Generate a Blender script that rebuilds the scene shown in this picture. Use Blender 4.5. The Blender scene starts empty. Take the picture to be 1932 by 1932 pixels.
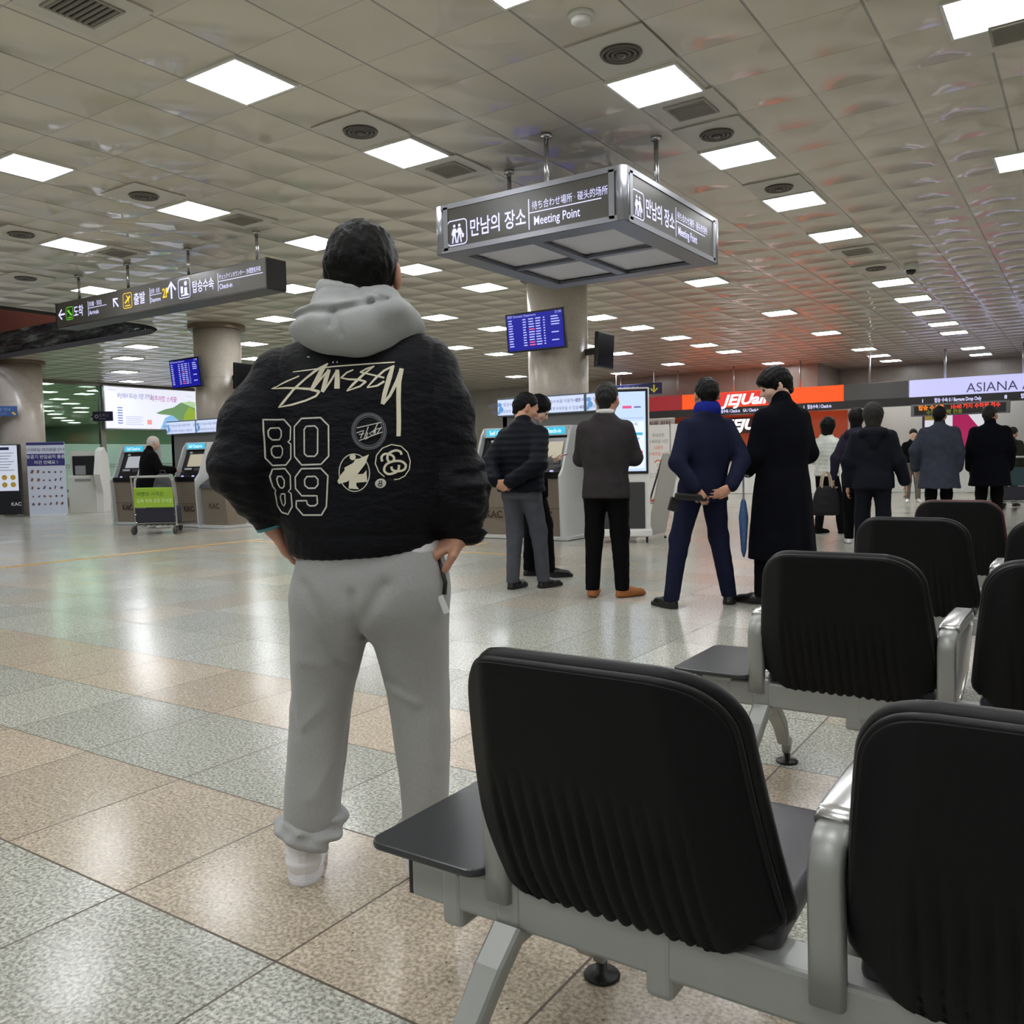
import bpy, bmesh, math, random
import numpy as np
from mathutils import Vector, Matrix, Euler
from mathutils.bvhtree import BVHTree

random.seed(7); np.random.seed(7)
SC = bpy.context.scene
COL = SC.collection
PI = math.pi

# ------------------------------------------------------------------ camera, world, exposure
EYE = 1.12                                   # seated eye height
YAW = 33.895                                 # the hall grid runs along x and y; the camera looks across it
cam_data = bpy.data.cameras.new('camera')
cam_data.sensor_width = 36.0
cam_data.lens = 1635.2 / 1932 * 36.0
cam_data.clip_start = 0.05; cam_data.clip_end = 300
cam = bpy.data.objects.new('camera', cam_data); COL.objects.link(cam)
cam.matrix_world = (Matrix.Translation((0, 0, EYE)) @ Matrix.Rotation(math.radians(YAW), 4, 'Z')
                    @ Matrix.Rotation(math.radians(90 - 3.388), 4, 'X') @ Matrix.Rotation(math.radians(-1.269), 4, 'Z'))
SC.camera = cam
w = bpy.data.worlds.new('world'); SC.world = w; w.use_nodes = True
w.node_tree.nodes['Background'].inputs[0].default_value = (0.05, 0.055, 0.06, 1)
w.node_tree.nodes['Background'].inputs[1].default_value = 0.3
SC.view_settings.view_transform = 'Standard'; SC.view_settings.look = 'None'
SC.view_settings.gamma = 1.0; SC.view_settings.use_curve_mapping = False
SC.view_settings.exposure = 0.0
SC.cycles.max_bounces = 7; SC.cycles.diffuse_bounces = 4; SC.cycles.glossy_bounces = 3
SC.cycles.transparent_max_bounces = 8; SC.cycles.transmission_bounces = 3
SC.cycles.caustics_reflective = False; SC.cycles.caustics_refractive = False
SC.cycles.sample_clamp_indirect = 4.0
SC.cycles.use_denoising = True
LAMP = 27.0                                  # radiance of the ceiling panels
CEIL = 3.974

# ------------------------------------------------------------------ materials
def lin(c):
    if isinstance(c, str):
        c = [int(c[i:i+2], 16) for i in (0, 2, 4)]
    return tuple((v/255/12.92 if v/255 <= .04045 else ((v/255+.055)/1.055)**2.4) for v in c[:3])
MATS = {}
def mat(name, col=(128,128,128), rough=.5, metal=0., emit=0., bump=0., bscale=200., var=0., vscale=40., spec=.5, sheen=0., coat=0.):
    if name in MATS: return MATS[name]
    m = bpy.data.materials.new(name); m.use_nodes = True
    nt = m.node_tree; b = nt.nodes['Principled BSDF']
    L = lin(col)
    b.inputs['Base Color'].default_value = (*L, 1)
    b.inputs['Roughness'].default_value = rough; b.inputs['Metallic'].default_value = metal
    b.inputs['Specular IOR Level'].default_value = spec
    if sheen: b.inputs['Sheen Weight'].default_value = sheen; b.inputs['Sheen Roughness'].default_value = .4
    if coat: b.inputs['Coat Weight'].default_value = coat; b.inputs['Coat Roughness'].default_value = .08
    if emit:
        b.inputs['Emission Color'].default_value = (*L, 1); b.inputs['Emission Strength'].default_value = emit
    tc = nt.nodes.new('ShaderNodeTexCoord')
    if var:
        n = nt.nodes.new('ShaderNodeTexNoise'); n.inputs['Scale'].default_value = vscale; n.inputs['Detail'].default_value = 3
        nt.links.new(tc.outputs['Object'], n.inputs['Vector'])
        r = nt.nodes.new('ShaderNodeValToRGB'); e = r.color_ramp.elements
        e[0].position = .3; e[1].position = .7
        e[0].color = (*[v*(1-var) for v in L], 1); e[1].color = (*[min(1, v*(1+var)) for v in L], 1)
        nt.links.new(n.outputs['Fac'], r.inputs['Fac']); nt.links.new(r.outputs['Color'], b.inputs['Base Color'])
    if bump:
        n = nt.nodes.new('ShaderNodeTexNoise'); n.inputs['Scale'].default_value = bscale; n.inputs['Detail'].default_value = 4
        nt.links.new(tc.outputs['Object'], n.inputs['Vector'])
        bp = nt.nodes.new('ShaderNodeBump'); bp.inputs['Strength'].default_value = bump; bp.inputs['Distance'].default_value = .004
        nt.links.new(n.outputs['Fac'], bp.inputs['Height']); nt.links.new(bp.outputs['Normal'], b.inputs['Normal'])
    MATS[name] = m
    return m
def glow(name, col, strength=1.0):
    if name in MATS: return MATS[name]
    m = bpy.data.materials.new(name); m.use_nodes = True
    b = m.node_tree.nodes['Principled BSDF']; L = lin(col)
    b.inputs['Base Color'].default_value = (*[v*.3 for v in L], 1); b.inputs['Roughness'].default_value = .35
    b.inputs['Emission Color'].default_value = (*L, 1); b.inputs['Emission Strength'].default_value = strength
    MATS[name] = m
    return m
class NT:
    """small node-graph helper"""
    def __init__(s, m): s.nt = m.node_tree; s.b = s.nt.nodes['Principled BSDF']
    def n(s, t, **k):
        x = s.nt.nodes.new('ShaderNode'+t)
        for a, v in k.items(): setattr(x, a, v)
        return x
    def l(s, a, b): s.nt.links.new(a, b)
    def val(s, sock, v):
        if hasattr(v, 'links') or isinstance(v, bpy.types.NodeSocket): s.l(v, sock)
        else: sock.default_value = v
    def m(s, op, a, b=0., c=0., clamp=False):
        x = s.n('Math', operation=op); x.use_clamp = clamp
        for i, v in enumerate((a, b, c)): s.val(x.inputs[i], v)
        return x.outputs[0]
    def mix(s, f, a, b, mode='MIX'):
        x = s.n('Mix', data_type='RGBA', blend_type=mode); s.val(x.inputs[0], f); s.val(x.inputs[6], a); s.val(x.inputs[7], b)
        return x.outputs[2]
    def noise(s, vec, scale, detail=2, rough=.5, out='Fac'):
        x = s.n('TexNoise'); s.l(vec, x.inputs['Vector']); x.inputs['Scale'].default_value = scale
        x.inputs['Detail'].default_value = detail; x.inputs['Roughness'].default_value = rough
        return x.outputs[out]
    def ramp(s, f, stops):
        x = s.n('ValToRGB'); e = x.color_ramp.elements
        while len(e) < len(stops): e.new(.5)
        for el, (p, c) in zip(e, stops): el.position = p; el.color = c if len(c) == 4 else (*c, 1)
        s.l(f, x.inputs[0]); return x.outputs[0]
def newmat(name):
    m = bpy.data.materials.new(name); m.use_nodes = True; MATS[name] = m
    return m, NT(m)

# ------------------------------------------------------------------ object helpers
def link(o): COL.objects.link(o); return o
def tag(o, label=None, cat=None, group=None, kind=None):
    if label: o['label'] = label
    if cat: o['category'] = cat
    if group: o['group'] = group
    if kind: o['kind'] = kind
    return o
def thing(name, label, cat, loc=(0,0,0), rz=0., group=None):
    o = bpy.data.objects.new(name, None); o.empty_display_size = .1; link(o)
    o.location = loc; o.rotation_euler = (0, 0, rz)
    return tag(o, label, cat, group)
def structure(o): o['kind'] = 'structure'; return o
def copy_tree(o, parent=None):
    c = o.copy(); link(c)
    if parent is not None: c.parent = parent
    for ch in list(o.children): copy_tree(ch, c)
    return c
def mesh_obj(name, verts, faces, mats, parent=None, smooth=False, mi=None, angle=None):
    me = bpy.data.meshes.new(name); me.from_pydata([tuple(v) for v in verts], [], [tuple(f) for f in faces])
    for m in (mats if isinstance(mats, (list, tuple)) else [mats]): me.materials.append(m)
    if mi is not None: me.polygons.foreach_set('material_index', mi)
    if smooth: me.polygons.foreach_set('use_smooth', [True]*len(me.polygons))
    me.update()
    o = link(bpy.data.objects.new(name, me)); o.parent = parent
    return o
def rotm(r):
    return Euler(r).to_matrix() if r is not None else Matrix.Identity(3)
class B:
    """collects shapes into one mesh"""
    def __init__(s): s.bm = bmesh.new(); s.mi = 0; s.sm = False
    def _new(s, vs, M=None):
        for f in {f for v in vs for f in v.link_faces}: f.material_index = s.mi; f.smooth = s.sm
        return s
    def box(s, c, size, rot=None, bev=0., seg=2):
        g = bmesh.ops.create_cube(s.bm, size=1.0); vs = g['verts']
        for v in vs: v.co = Vector((v.co.x*size[0], v.co.y*size[1], v.co.z*size[2]))
        if bev:
            es = list({e for v in vs for e in v.link_edges})
            r = bmesh.ops.bevel(s.bm, geom=vs+es, offset=min(bev, min(size)*.45), segments=seg, affect='EDGES', profile=.5)
            vs = list({v for f in r['faces'] for v in f.verts} | {v for v in vs if v.is_valid})
            vs = s._island(vs[0])
        R = rotm(rot)
        for v in vs: v.co = R @ v.co + Vector(c)
        return s._new(vs)
    def _island(s, v0):
        seen = {v0}; st = [v0]
        while st:
            v = st.pop()
            for e in v.link_edges:
                o = e.other_vert(v)
                if o not in seen: seen.add(o); st.append(o)
        return list(seen)
    def faces(s, verts, faces):
        vs = [s.bm.verts.new(v) for v in verts]
        for f in faces:
            try:
                k = s.bm.faces.new([vs[i] for i in f]); k.material_index = s.mi; k.smooth = s.sm
            except ValueError: pass
        return s
    def prism(s, pts, h, M=None):
        """polygon pts (x, y) extruded 0..h along z then transformed by M"""
        n = len(pts); M = M or Matrix.Identity(4)
        v = [M @ Vector((x, y, 0)) for x, y in pts] + [M @ Vector((x, y, h)) for x, y in pts]
        f = [tuple(range(n))[::-1], tuple(range(n, 2*n))] + [(i, (i+1) % n, n+(i+1) % n, n+i) for i in range(n)]
        return s.faces(v, f)
    def tube(s, path, r, n=10, closed=False):
        P = [Vector(p) for p in path]; k = len(P); rs = r if isinstance(r, (list, tuple)) else [r]*k
        up = None; rings = []
        for i, p in enumerate(P):
            a = P[(i-1) % k] if (i or closed) else p; b = P[(i+1) % k] if (i < k-1 or closed) else p
            t = (b-a).normalized()
            if up is None:
                up = t.orthogonal().normalized()
            up = (up - t*up.dot(t)).normalized(); sd = t.cross(up)
            rings.append([p + (up*math.cos(2*PI*j/n) + sd*math.sin(2*PI*j/n))*rs[i] for j in range(n)])
        v = [q for rg in rings for q in rg]; f = []
        for i in range(k if closed else k-1):
            for j in range(n):
                a = i*n+j; b = i*n+(j+1) % n; c = ((i+1) % k)*n+(j+1) % n; d = ((i+1) % k)*n+j
                f.append((a, b, c, d))
        if not closed: f += [tuple(range(n))[::-1], tuple((k-1)*n+j for j in range(n))]
        return s.faces(v, f)
    def strap(s, path, wid, th, axis=(1,0,0)):
        """flat bar of width wid (along axis) and thickness th following a path"""
        P = [Vector(p) for p in path]; ax = Vector(axis).normalized(); k = len(P); v = []; f = []
        for i, p in enumerate(P):
            a = P[max(0, i-1)]; b = P[min(k-1, i+1)]; t = (b-a).normalized(); nr = t.cross(ax).normalized()
            wv = wid[i] if isinstance(wid, (list, tuple)) else wid
            prof = [(-1,-.35),(-.93,-.75),(-.75,-1),(.75,-1),(.93,-.75),(1,-.35),(1,.35),(.93,.75),(.75,1),(-.75,1),(-.93,.75),(-1,.35)]
            v += [p + ax*(wv/2*q) + nr*(th/2*z) for q, z in prof]
        m = 12
        for i in range(k-1):
            for j in range(m): f.append((i*m+j, i*m+(j+1) % m, (i+1)*m+(j+1) % m, (i+1)*m+j))
        f += [tuple(range(m))[::-1], tuple((k-1)*m+j for j in range(m))]
        return s.faces(v, f)
    def lathe(s, prof, n=24, M=None):
        M = M or Matrix.Identity(4); v = []; f = []
        for r, z in prof:
            v += [M @ Vector((r*math.cos(2*PI*j/n), r*math.sin(2*PI*j/n), z)) for j in range(n)]
        k = len(prof)
        for i in range(k-1):
            for j in range(n): f.append((i*n+j, i*n+(j+1) % n, (i+1)*n+(j+1) % n, (i+1)*n+j))
        f += [tuple(range(n))[::-1], tuple((k-1)*n+j for j in range(n))]
        return s.faces(v, f)
    def ball(s, c, r, rot=None, n=16):
        g = bmesh.ops.create_uvsphere(s.bm, u_segments=n, v_segments=max(6, n//2), radius=1.0); R = rotm(rot)
        r = r if isinstance(r, (tuple, list)) else (r, r, r)
        for v in g['verts']: v.co = R @ Vector((v.co.x*r[0], v.co.y*r[1], v.co.z*r[2])) + Vector(c)
        return s._new(g['verts'])
    def quad(s, a, b, c, d): return s.faces([a, b, c, d], [(0,1,2,3)])
    def text(s, body, size, M, align='LEFT', shear=0., squash=1.0, bold=0.):
        """lettering laid out in M's xy plane (x to the right, y up)"""
        vs, fs = text_geo(body, size, align, shear, bold)
        return s.faces([M @ Vector((x*squash, y, 0)) for x, y in vs], fs)
    def build(s, name, mats, parent=None, recalc=True):
        if recalc and s.bm.faces: bmesh.ops.recalc_face_normals(s.bm, faces=list(s.bm.faces))
        me = bpy.data.meshes.new(name); s.bm.to_mesh(me); s.bm.free()
        for m in (mats if isinstance(mats, (list, tuple)) else [mats]): me.materials.append(m)
        o = link(bpy.data.objects.new(name, me)); o.parent = parent
        return o
_txt = {}
def text_geo(body, size, align, shear, bold):
    k = (body, align, shear, bold)
    if k not in _txt:
        c = bpy.data.curves.new('lettering', 'FONT'); c.body = body; c.align_x = align; c.size = 1.0; c.shear = shear
        c.offset = bold; c.resolution_u = 3
        o = bpy.data.objects.new('lettering', c); COL.objects.link(o); bpy.context.view_layer.update()
        me = bpy.data.meshes.new_from_object(o)
        _txt[k] = ([(v.co.x, v.co.y) for v in me.vertices], [tuple(p.vertices) for p in me.polygons])
        bpy.data.objects.remove(o); bpy.data.meshes.remove(me); bpy.data.curves.remove(c)
    vs, fs = _txt[k]
    return [(x*size, y*size) for x, y in vs], fs
def facing(o, ang):
    """matrix whose xy plane is a vertical face: x to the reader's right, y up, seen from direction ang (0 = seen from -y)"""
    return Matrix.Translation(o) @ Matrix.Rotation(ang, 4, 'Z') @ Matrix.Rotation(PI/2, 4, 'X')
def rrect(x0, y0, x1, y1, r, n=5):
    p = []
    for cx, cy, a in ((x1-r, y0+r, -PI/2), (x1-r, y1-r, 0), (x0+r, y1-r, PI/2), (x0+r, y0+r, PI)):
        p += [(cx+r*math.cos(a+PI/2*i/n), cy+r*math.sin(a+PI/2*i/n)) for i in range(n+1)]
    return p
def arc(c, r, a0, a1, n=10): return [(c[0]+r*math.cos(a0+(a1-a0)*i/n), c[1]+r*math.sin(a0+(a1-a0)*i/n)) for i in range(n+1)]
def ribbon(b, pts, wid, M, closed=False):
    """flat stroke along 2D pts"""
    k = len(pts); V = []; F = []
    for i, p in enumerate(pts):
        a = pts[(i-1) % k] if (i or closed) else p; c = pts[(i+1) % k] if (i < k-1 or closed) else p
        d = Vector((c[0]-a[0], c[1]-a[1])); d = d.normalized() if d.length else Vector((1, 0)); n = Vector((-d.y, d.x))
        wv = wid[i] if isinstance(wid, (list, tuple)) else wid
        V += [M @ Vector((p[0]+n.x*wv/2, p[1]+n.y*wv/2, 0)), M @ Vector((p[0]-n.x*wv/2, p[1]-n.y*wv/2, 0))]
    for i in range(k if closed else k-1):
        j = (i+1) % k; F.append((2*i, 2*i+1, 2*j+1, 2*j))
    b.faces(V, F)

# ------------------------------------------------------------------ smooth organic shapes: distance fields turned into meshes
def catmull(rows, n=80):
    R = np.array(rows, float); t = np.arange(len(R)); q = np.linspace(0, len(R)-1, n); i = np.clip(q.astype(int), 0, len(R)-2); f = (q-i)[:, None]
    p0 = R[np.clip(i-1, 0, len(R)-1)]; p1 = R[i]; p2 = R[i+1]; p3 = R[np.clip(i+2, 0, len(R)-1)]
    return .5*((2*p1)+(-p0+p2)*f+(2*p0-5*p1+4*p2-p3)*f**2+(-p0+3*p1-3*p2+p3)*f**3)
class Field:
    def __init__(s, k=.02): s.ops = []; s.k = k; s.lo = np.full(3, 9e9); s.hi = np.full(3, -9e9); s.warp = None
    def _bb(s, pts, r):
        pts = np.atleast_2d(np.array(pts, float)); s.lo = np.minimum(s.lo, pts.min(0)-r); s.hi = np.maximum(s.hi, pts.max(0)+r)
    def cap(s, a, b, ra, rb=None, k=None, sub=False, flat=None):
        """tapered limb a-b; flat = (direction, factor) squeezes it"""
        rb = ra if rb is None else rb; a = np.array(a, float); b = np.array(b, float)
        if not sub: s._bb([a, b], max(ra, rb))
        def f(P):
            d = b-a; t = np.clip((P-a)@d/max(d@d, 1e-9), 0, 1); q = P-a-t[:, None]*d
            if flat is not None:
                wv = np.array(flat[0], float); wv /= np.linalg.norm(wv); q = q+np.outer(q@wv, wv)*(1/flat[1]-1)
            return np.sqrt((q*q).sum(1))-(ra+(rb-ra)*t)
        s.ops.append((f, s.k if k is None else k, sub)); return s
    def chain(s, pts, rs, k=None):
        for i in range(len(pts)-1): s.cap(pts[i], pts[i+1], rs[i], rs[i+1], k)
        return s
    def ell(s, c, r, R=None, k=None, sub=False):
        c = np.array(c, float); r = np.array(r, float); R = np.eye(3) if R is None else np.array(R)
        if not sub: s._bb(c, r.max())
        def f(P):
            q = (P-c)@R; n = np.sqrt(((q/r)**2).sum(1))+1e-9; g = np.sqrt(((q/r**2)**2).sum(1))+1e-9
            return n*(n-1)/g
        s.ops.append((f, s.k if k is None else k, sub)); return s
    def stack(s, rows, k=None, cap=.012, e=2.2, sub=False, tilt=(0, 0)):
        """rows (z, cx, cy, rx, ry): a body of rounded cross-sections"""
        A = catmull(sorted(rows)); z = A[:, 0]; o = np.argsort(z); A = A[o]; z = z[o]
        if not sub: s._bb([[A[:, 1].min()-A[:, 3].max(), A[:, 2].min()-A[:, 4].max(), z[0]-.03], [A[:, 1].max()+A[:, 3].max(), A[:, 2].max()+A[:, 4].max(), z[-1]+.03]], .01)
        def f(P):
            zz = P[:, 2]-tilt[0]*P[:, 0]-tilt[1]*P[:, 1]
            cx, cy, rx, ry = (np.interp(zz, z, A[:, i]) for i in (1, 2, 3, 4))
            x = P[:, 0]-cx; y = P[:, 1]-cy; ln = np.sqrt(x*x+y*y)+1e-9
            rho = (np.abs(x/rx)**e+np.abs(y/ry)**e)**(1/e)+1e-9
            d = ln*(1-1/rho); d = np.where(rho < .3, -np.minimum(rx, ry)*(1-rho), d)
            h = np.maximum(z[0]-zz, zz-z[-1])
            u = np.clip(.5+.5*(d-h)/cap, 0, 1); return h+(d-h)*u+cap*u*(1-u)
        s.ops.append((f, s.k if k is None else k, sub)); return s
    def cut(s, n, c, k=.004):
        """removes everything on the n side of the plane through c"""
        n = np.array(n, float); n /= np.linalg.norm(n); c = np.array(c, float)
        s.ops.append((lambda P: -((P-c)@n), k, True)); return s
    def eval(s, P):
        d = None
        for f, k, sub in s.ops:
            e = f(P)
            if d is None: d = e; continue
            if sub:
                e = -e; h = np.clip(.5-.5*(d-e)/k, 0, 1); d = d*(1-h)+e*h+k*h*(1-h)
            else:
                h = np.clip(.5+.5*(d-e)/k, 0, 1); d = e*h+d*(1-h)-k*h*(1-h)
        if s.warp is not None: d = d+s.warp(P)
        return d
    def mesh(s, vox):
        lo = s.lo-3*vox; n = np.ceil((s.hi+3*vox-lo)/vox).astype(int)+1; C = 4
        nc = np.ceil(n/C).astype(int)+1
        g = np.stack(np.meshgrid(*[np.arange(m) for m in nc], indexing='ij'), -1).reshape(-1, 3)
        dc = s.eval(lo+(g*C+(C-1)/2)*vox).reshape(nc)
        F = np.repeat(np.repeat(np.repeat(dc, C, 0), C, 1), C, 2)[:n[0], :n[1], :n[2]].astype(np.float32)
        near = np.abs(F) < vox*C*1.9
        ids = np.argwhere(near)
        for i in range(0, len(ids), 200000):
            q = ids[i:i+200000]; F[q[:, 0], q[:, 1], q[:, 2]] = s.eval(lo+q*vox)
        return surface_nets(F, lo, vox)
def surface_nets(F, lo, vox):
    I = F < 0; n = np.array(F.shape)
    cnt = np.zeros(n-1, np.int8)
    for dx in (0, 1):
        for dy in (0, 1):
            for dz in (0, 1): cnt += I[dx:n[0]-1+dx, dy:n[1]-1+dy, dz:n[2]-1+dz]
    act = (cnt > 0) & (cnt < 8); cells = np.argwhere(act); idx = -np.ones(n-1, np.int64); idx[act] = np.arange(len(cells))
    acc = np.zeros((len(cells), 3)); num = np.zeros(len(cells))
    cor = [(a, b, c) for a in (0, 1) for b in (0, 1) for c in (0, 1)]
    for p in cor:
        for ax in range(3):
            if p[ax]: continue
            q = list(p); q[ax] = 1
            A = F[cells[:, 0]+p[0], cells[:, 1]+p[1], cells[:, 2]+p[2]]; Bv = F[cells[:, 0]+q[0], cells[:, 1]+q[1], cells[:, 2]+q[2]]
            x = (A < 0) != (Bv < 0); t = np.where(x, A/np.where(x, A-Bv, 1), 0)
            e = np.tile(np.array(p, float), (len(cells), 1)); e[:, ax] = t
            acc += e*x[:, None]; num += x
    V = lo+(cells+acc/np.maximum(num, 1)[:, None])*vox
    Q = []
    for ax in range(3):
        o = [1, 1, 1]; o[ax] = 0
        sl0 = tuple(slice(o[i], n[i]-1) for i in range(3)); sl1 = tuple(slice(o[i]+(i == ax), n[i]-1+(i == ax)) for i in range(3))
        a = I[sl0]; b = I[sl1]; e = np.argwhere(a != b)
        if not len(e): continue
        fl = a[e[:, 0], e[:, 1], e[:, 2]]; e = e+np.array(o)
        u, v = (ax+1) % 3, (ax+2) % 3; du = np.zeros(3, int); du[u] = 1; dv = np.zeros(3, int); dv[v] = 1
        k = [idx[tuple((e-s_).T)] for s_ in (0*du, du, du+dv, dv)]
        q = np.stack(k, 1); q[fl] = q[fl][:, ::1]; q[~fl] = q[~fl][:, ::-1]; Q.append(q)
    Q = np.concatenate(Q); Q = Q[(Q >= 0).all(1)]
    return V, Q
def field_obj(name, fld, vox, mats, parent=None, smooth_it=1):
    V, Q = fld.mesh(vox)
    for _ in range(smooth_it):                       # light relaxation
        E = np.concatenate([Q[:, [0, 1]], Q[:, [1, 2]], Q[:, [2, 3]], Q[:, [3, 0]]])
        S = np.zeros_like(V); c = np.zeros(len(V)); np.add.at(S, E[:, 0], V[E[:, 1]]); np.add.at(S, E[:, 1], V[E[:, 0]])
        np.add.at(c, E[:, 0], 1); np.add.at(c, E[:, 1], 1); V = V*.5+.5*S/np.maximum(c, 1)[:, None]
    me = bpy.data.meshes.new(name)
    me.vertices.add(len(V)); me.vertices.foreach_set('co', V.astype(np.float32).ravel())
    me.loops.add(Q.size); me.loops.foreach_set('vertex_index', Q.astype(np.int32).ravel())
    me.polygons.add(len(Q)); me.polygons.foreach_set('loop_start', np.arange(0, Q.size, 4, dtype=np.int32))
    me.polygons.foreach_set('use_smooth', np.ones(len(Q), bool))
    for m in (mats if isinstance(mats, (list, tuple)) else [mats]): me.materials.append(m)
    me.update(calc_edges=True); me.validate()
    o = link(bpy.data.objects.new(name, me)); o.parent = parent
    return o
_lat = np.random.RandomState(11).rand(32, 32, 32)
def vnoise(P, sc, o=0.):
    """smooth value noise, about -1 to 1; sc = frequency along x, y, z"""
    q = P*np.array(sc)+o+100; i = np.floor(q).astype(int); f = q-i; f = f*f*(3-2*f); r = 0
    for a in (0, 1):
        for b in (0, 1):
            for c in (0, 1):
                r = r+_lat[(i[:, 0]+a) % 32, (i[:, 1]+b) % 32, (i[:, 2]+c) % 32]*np.abs(1-a-f[:, 0])*np.abs(1-b-f[:, 1])*np.abs(1-c-f[:, 2])
    return r*2-1
def ripple(P, f=1.0):
    """soft irregular folds"""
    return vnoise(P, (9*f, 9*f, 15*f))*.8+vnoise(P, (22*f, 22*f, 34*f), 7)*.4

# ------------------------------------------------------------------ floor, ceiling, walls
T = .599; TX0 = -2.720; TY0 = 1.266            # floor tile grid
def floor_material():
    m, g = newmat('granite_floor'); b = g.b
    geo = g.n('NewGeometry'); sp = g.n('SeparateXYZ'); g.l(geo.outputs['Position'], sp.inputs[0])
    u = g.m('DIVIDE', g.m('SUBTRACT', sp.outputs[0], TX0), T); v = g.m('DIVIDE', g.m('SUBTRACT', sp.outputs[1], TY0), T)
    fu = g.m('FRACT', u); fv = g.m('FRACT', v); iu = g.m('FLOOR', u); iv = g.m('FLOOR', v)
    stripe0 = g.m('SUBTRACT', 1.0, g.m('MAXIMUM', g.m('COMPARE', iv, 0.0, .1), g.m('COMPARE', iv, 2.0, .1)))   # 0: the two warm rows, 1: grey
    wn = g.n('TexWhiteNoise', noise_dimensions='2D'); cb = g.n('CombineXYZ'); g.l(iu, cb.inputs[0]); g.l(iv, cb.inputs[1]); g.l(cb.outputs[0], wn.inputs['Vector'])
    rnd = wn.outputs['Value']
    far = g.m('MULTIPLY', g.m('GREATER_THAN', iv, 3.5), g.m('MULTIPLY', g.m('GREATER_THAN', rnd, .62), .55)); stripe = g.m('SUBTRACT', stripe0, far)
    n1 = g.noise(geo.outputs['Position'], 95, 2, .6); n2 = g.noise(geo.outputs['Position'], 26, 3, .6)
    sp1 = g.ramp(n1, [(.36, (0, 0, 0)), (.50, (.5,)*3), (.64, (1, 1, 1))])
    grey = g.mix(sp1, (*lin((130, 130, 120)), 1), (*lin((206, 206, 195)), 1))
    warm = g.mix(sp1, (*lin((154, 140, 121)), 1), (*lin((207, 194, 175)), 1))
    col = g.mix(stripe, warm, grey)
    big = g.ramp(n2, [(.3, (.86,)*3), (.7, (1.08,)*3)])
    col = g.mix(1.0, col, big, 'MULTIPLY')
    rv = g.m('ADD', g.m('MULTIPLY', g.m('FRACT', g.m('MULTIPLY', rnd, 7.3)), .20), .88); cr = g.n('CombineXYZ')
    for i in range(3): g.l(rv, cr.inputs[i])
    col = g.mix(1.0, col, cr.outputs[0], 'MULTIPLY')
    vo = g.n('TexVoronoi'); g.l(geo.outputs['Position'], vo.inputs['Vector']); vo.inputs['Scale'].default_value = 26
    fleck = g.m('MULTIPLY', g.m('LESS_THAN', vo.outputs['Distance'], .11), g.m('SUBTRACT', 1.0, stripe))
    fleck = g.m('MULTIPLY', fleck, g.m('GREATER_THAN', n2, .5))
    col = g.mix(g.m('MULTIPLY', fleck, .75), col, (*lin((70, 58, 46)), 1))
    ed = g.m('MINIMUM', g.m('MINIMUM', fu, g.m('SUBTRACT', 1.0, fu)), g.m('MINIMUM', fv, g.m('SUBTRACT', 1.0, fv)))
    jt = g.m('LESS_THAN', ed, .0058)
    col = g.mix(g.m('MULTIPLY', jt, .92), col, (*lin((78, 68, 56)), 1))
    g.l(col, b.inputs['Base Color'])
    rr = g.m('ADD', g.m('MULTIPLY', n2, .12), g.m('ADD', .13, g.m('MULTIPLY', jt, .4))); g.l(rr, b.inputs['Roughness'])
    b.inputs['Specular IOR Level'].default_value = .28
    wav = g.noise(geo.outputs['Position'], 2.4, 2, .5)
    bp = g.n('Bump'); bp.inputs['Strength'].default_value = .22; bp.inputs['Distance'].default_value = .012
    hh = g.m('ADD', wav, g.m('MULTIPLY', rnd, .0)); g.l(hh, bp.inputs['Height']); g.l(bp.outputs[0], b.inputs['Normal'])
    return m
CT = .6195; CX0 = -3.122; CY0 = 5.366          # ceiling pan grid
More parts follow.
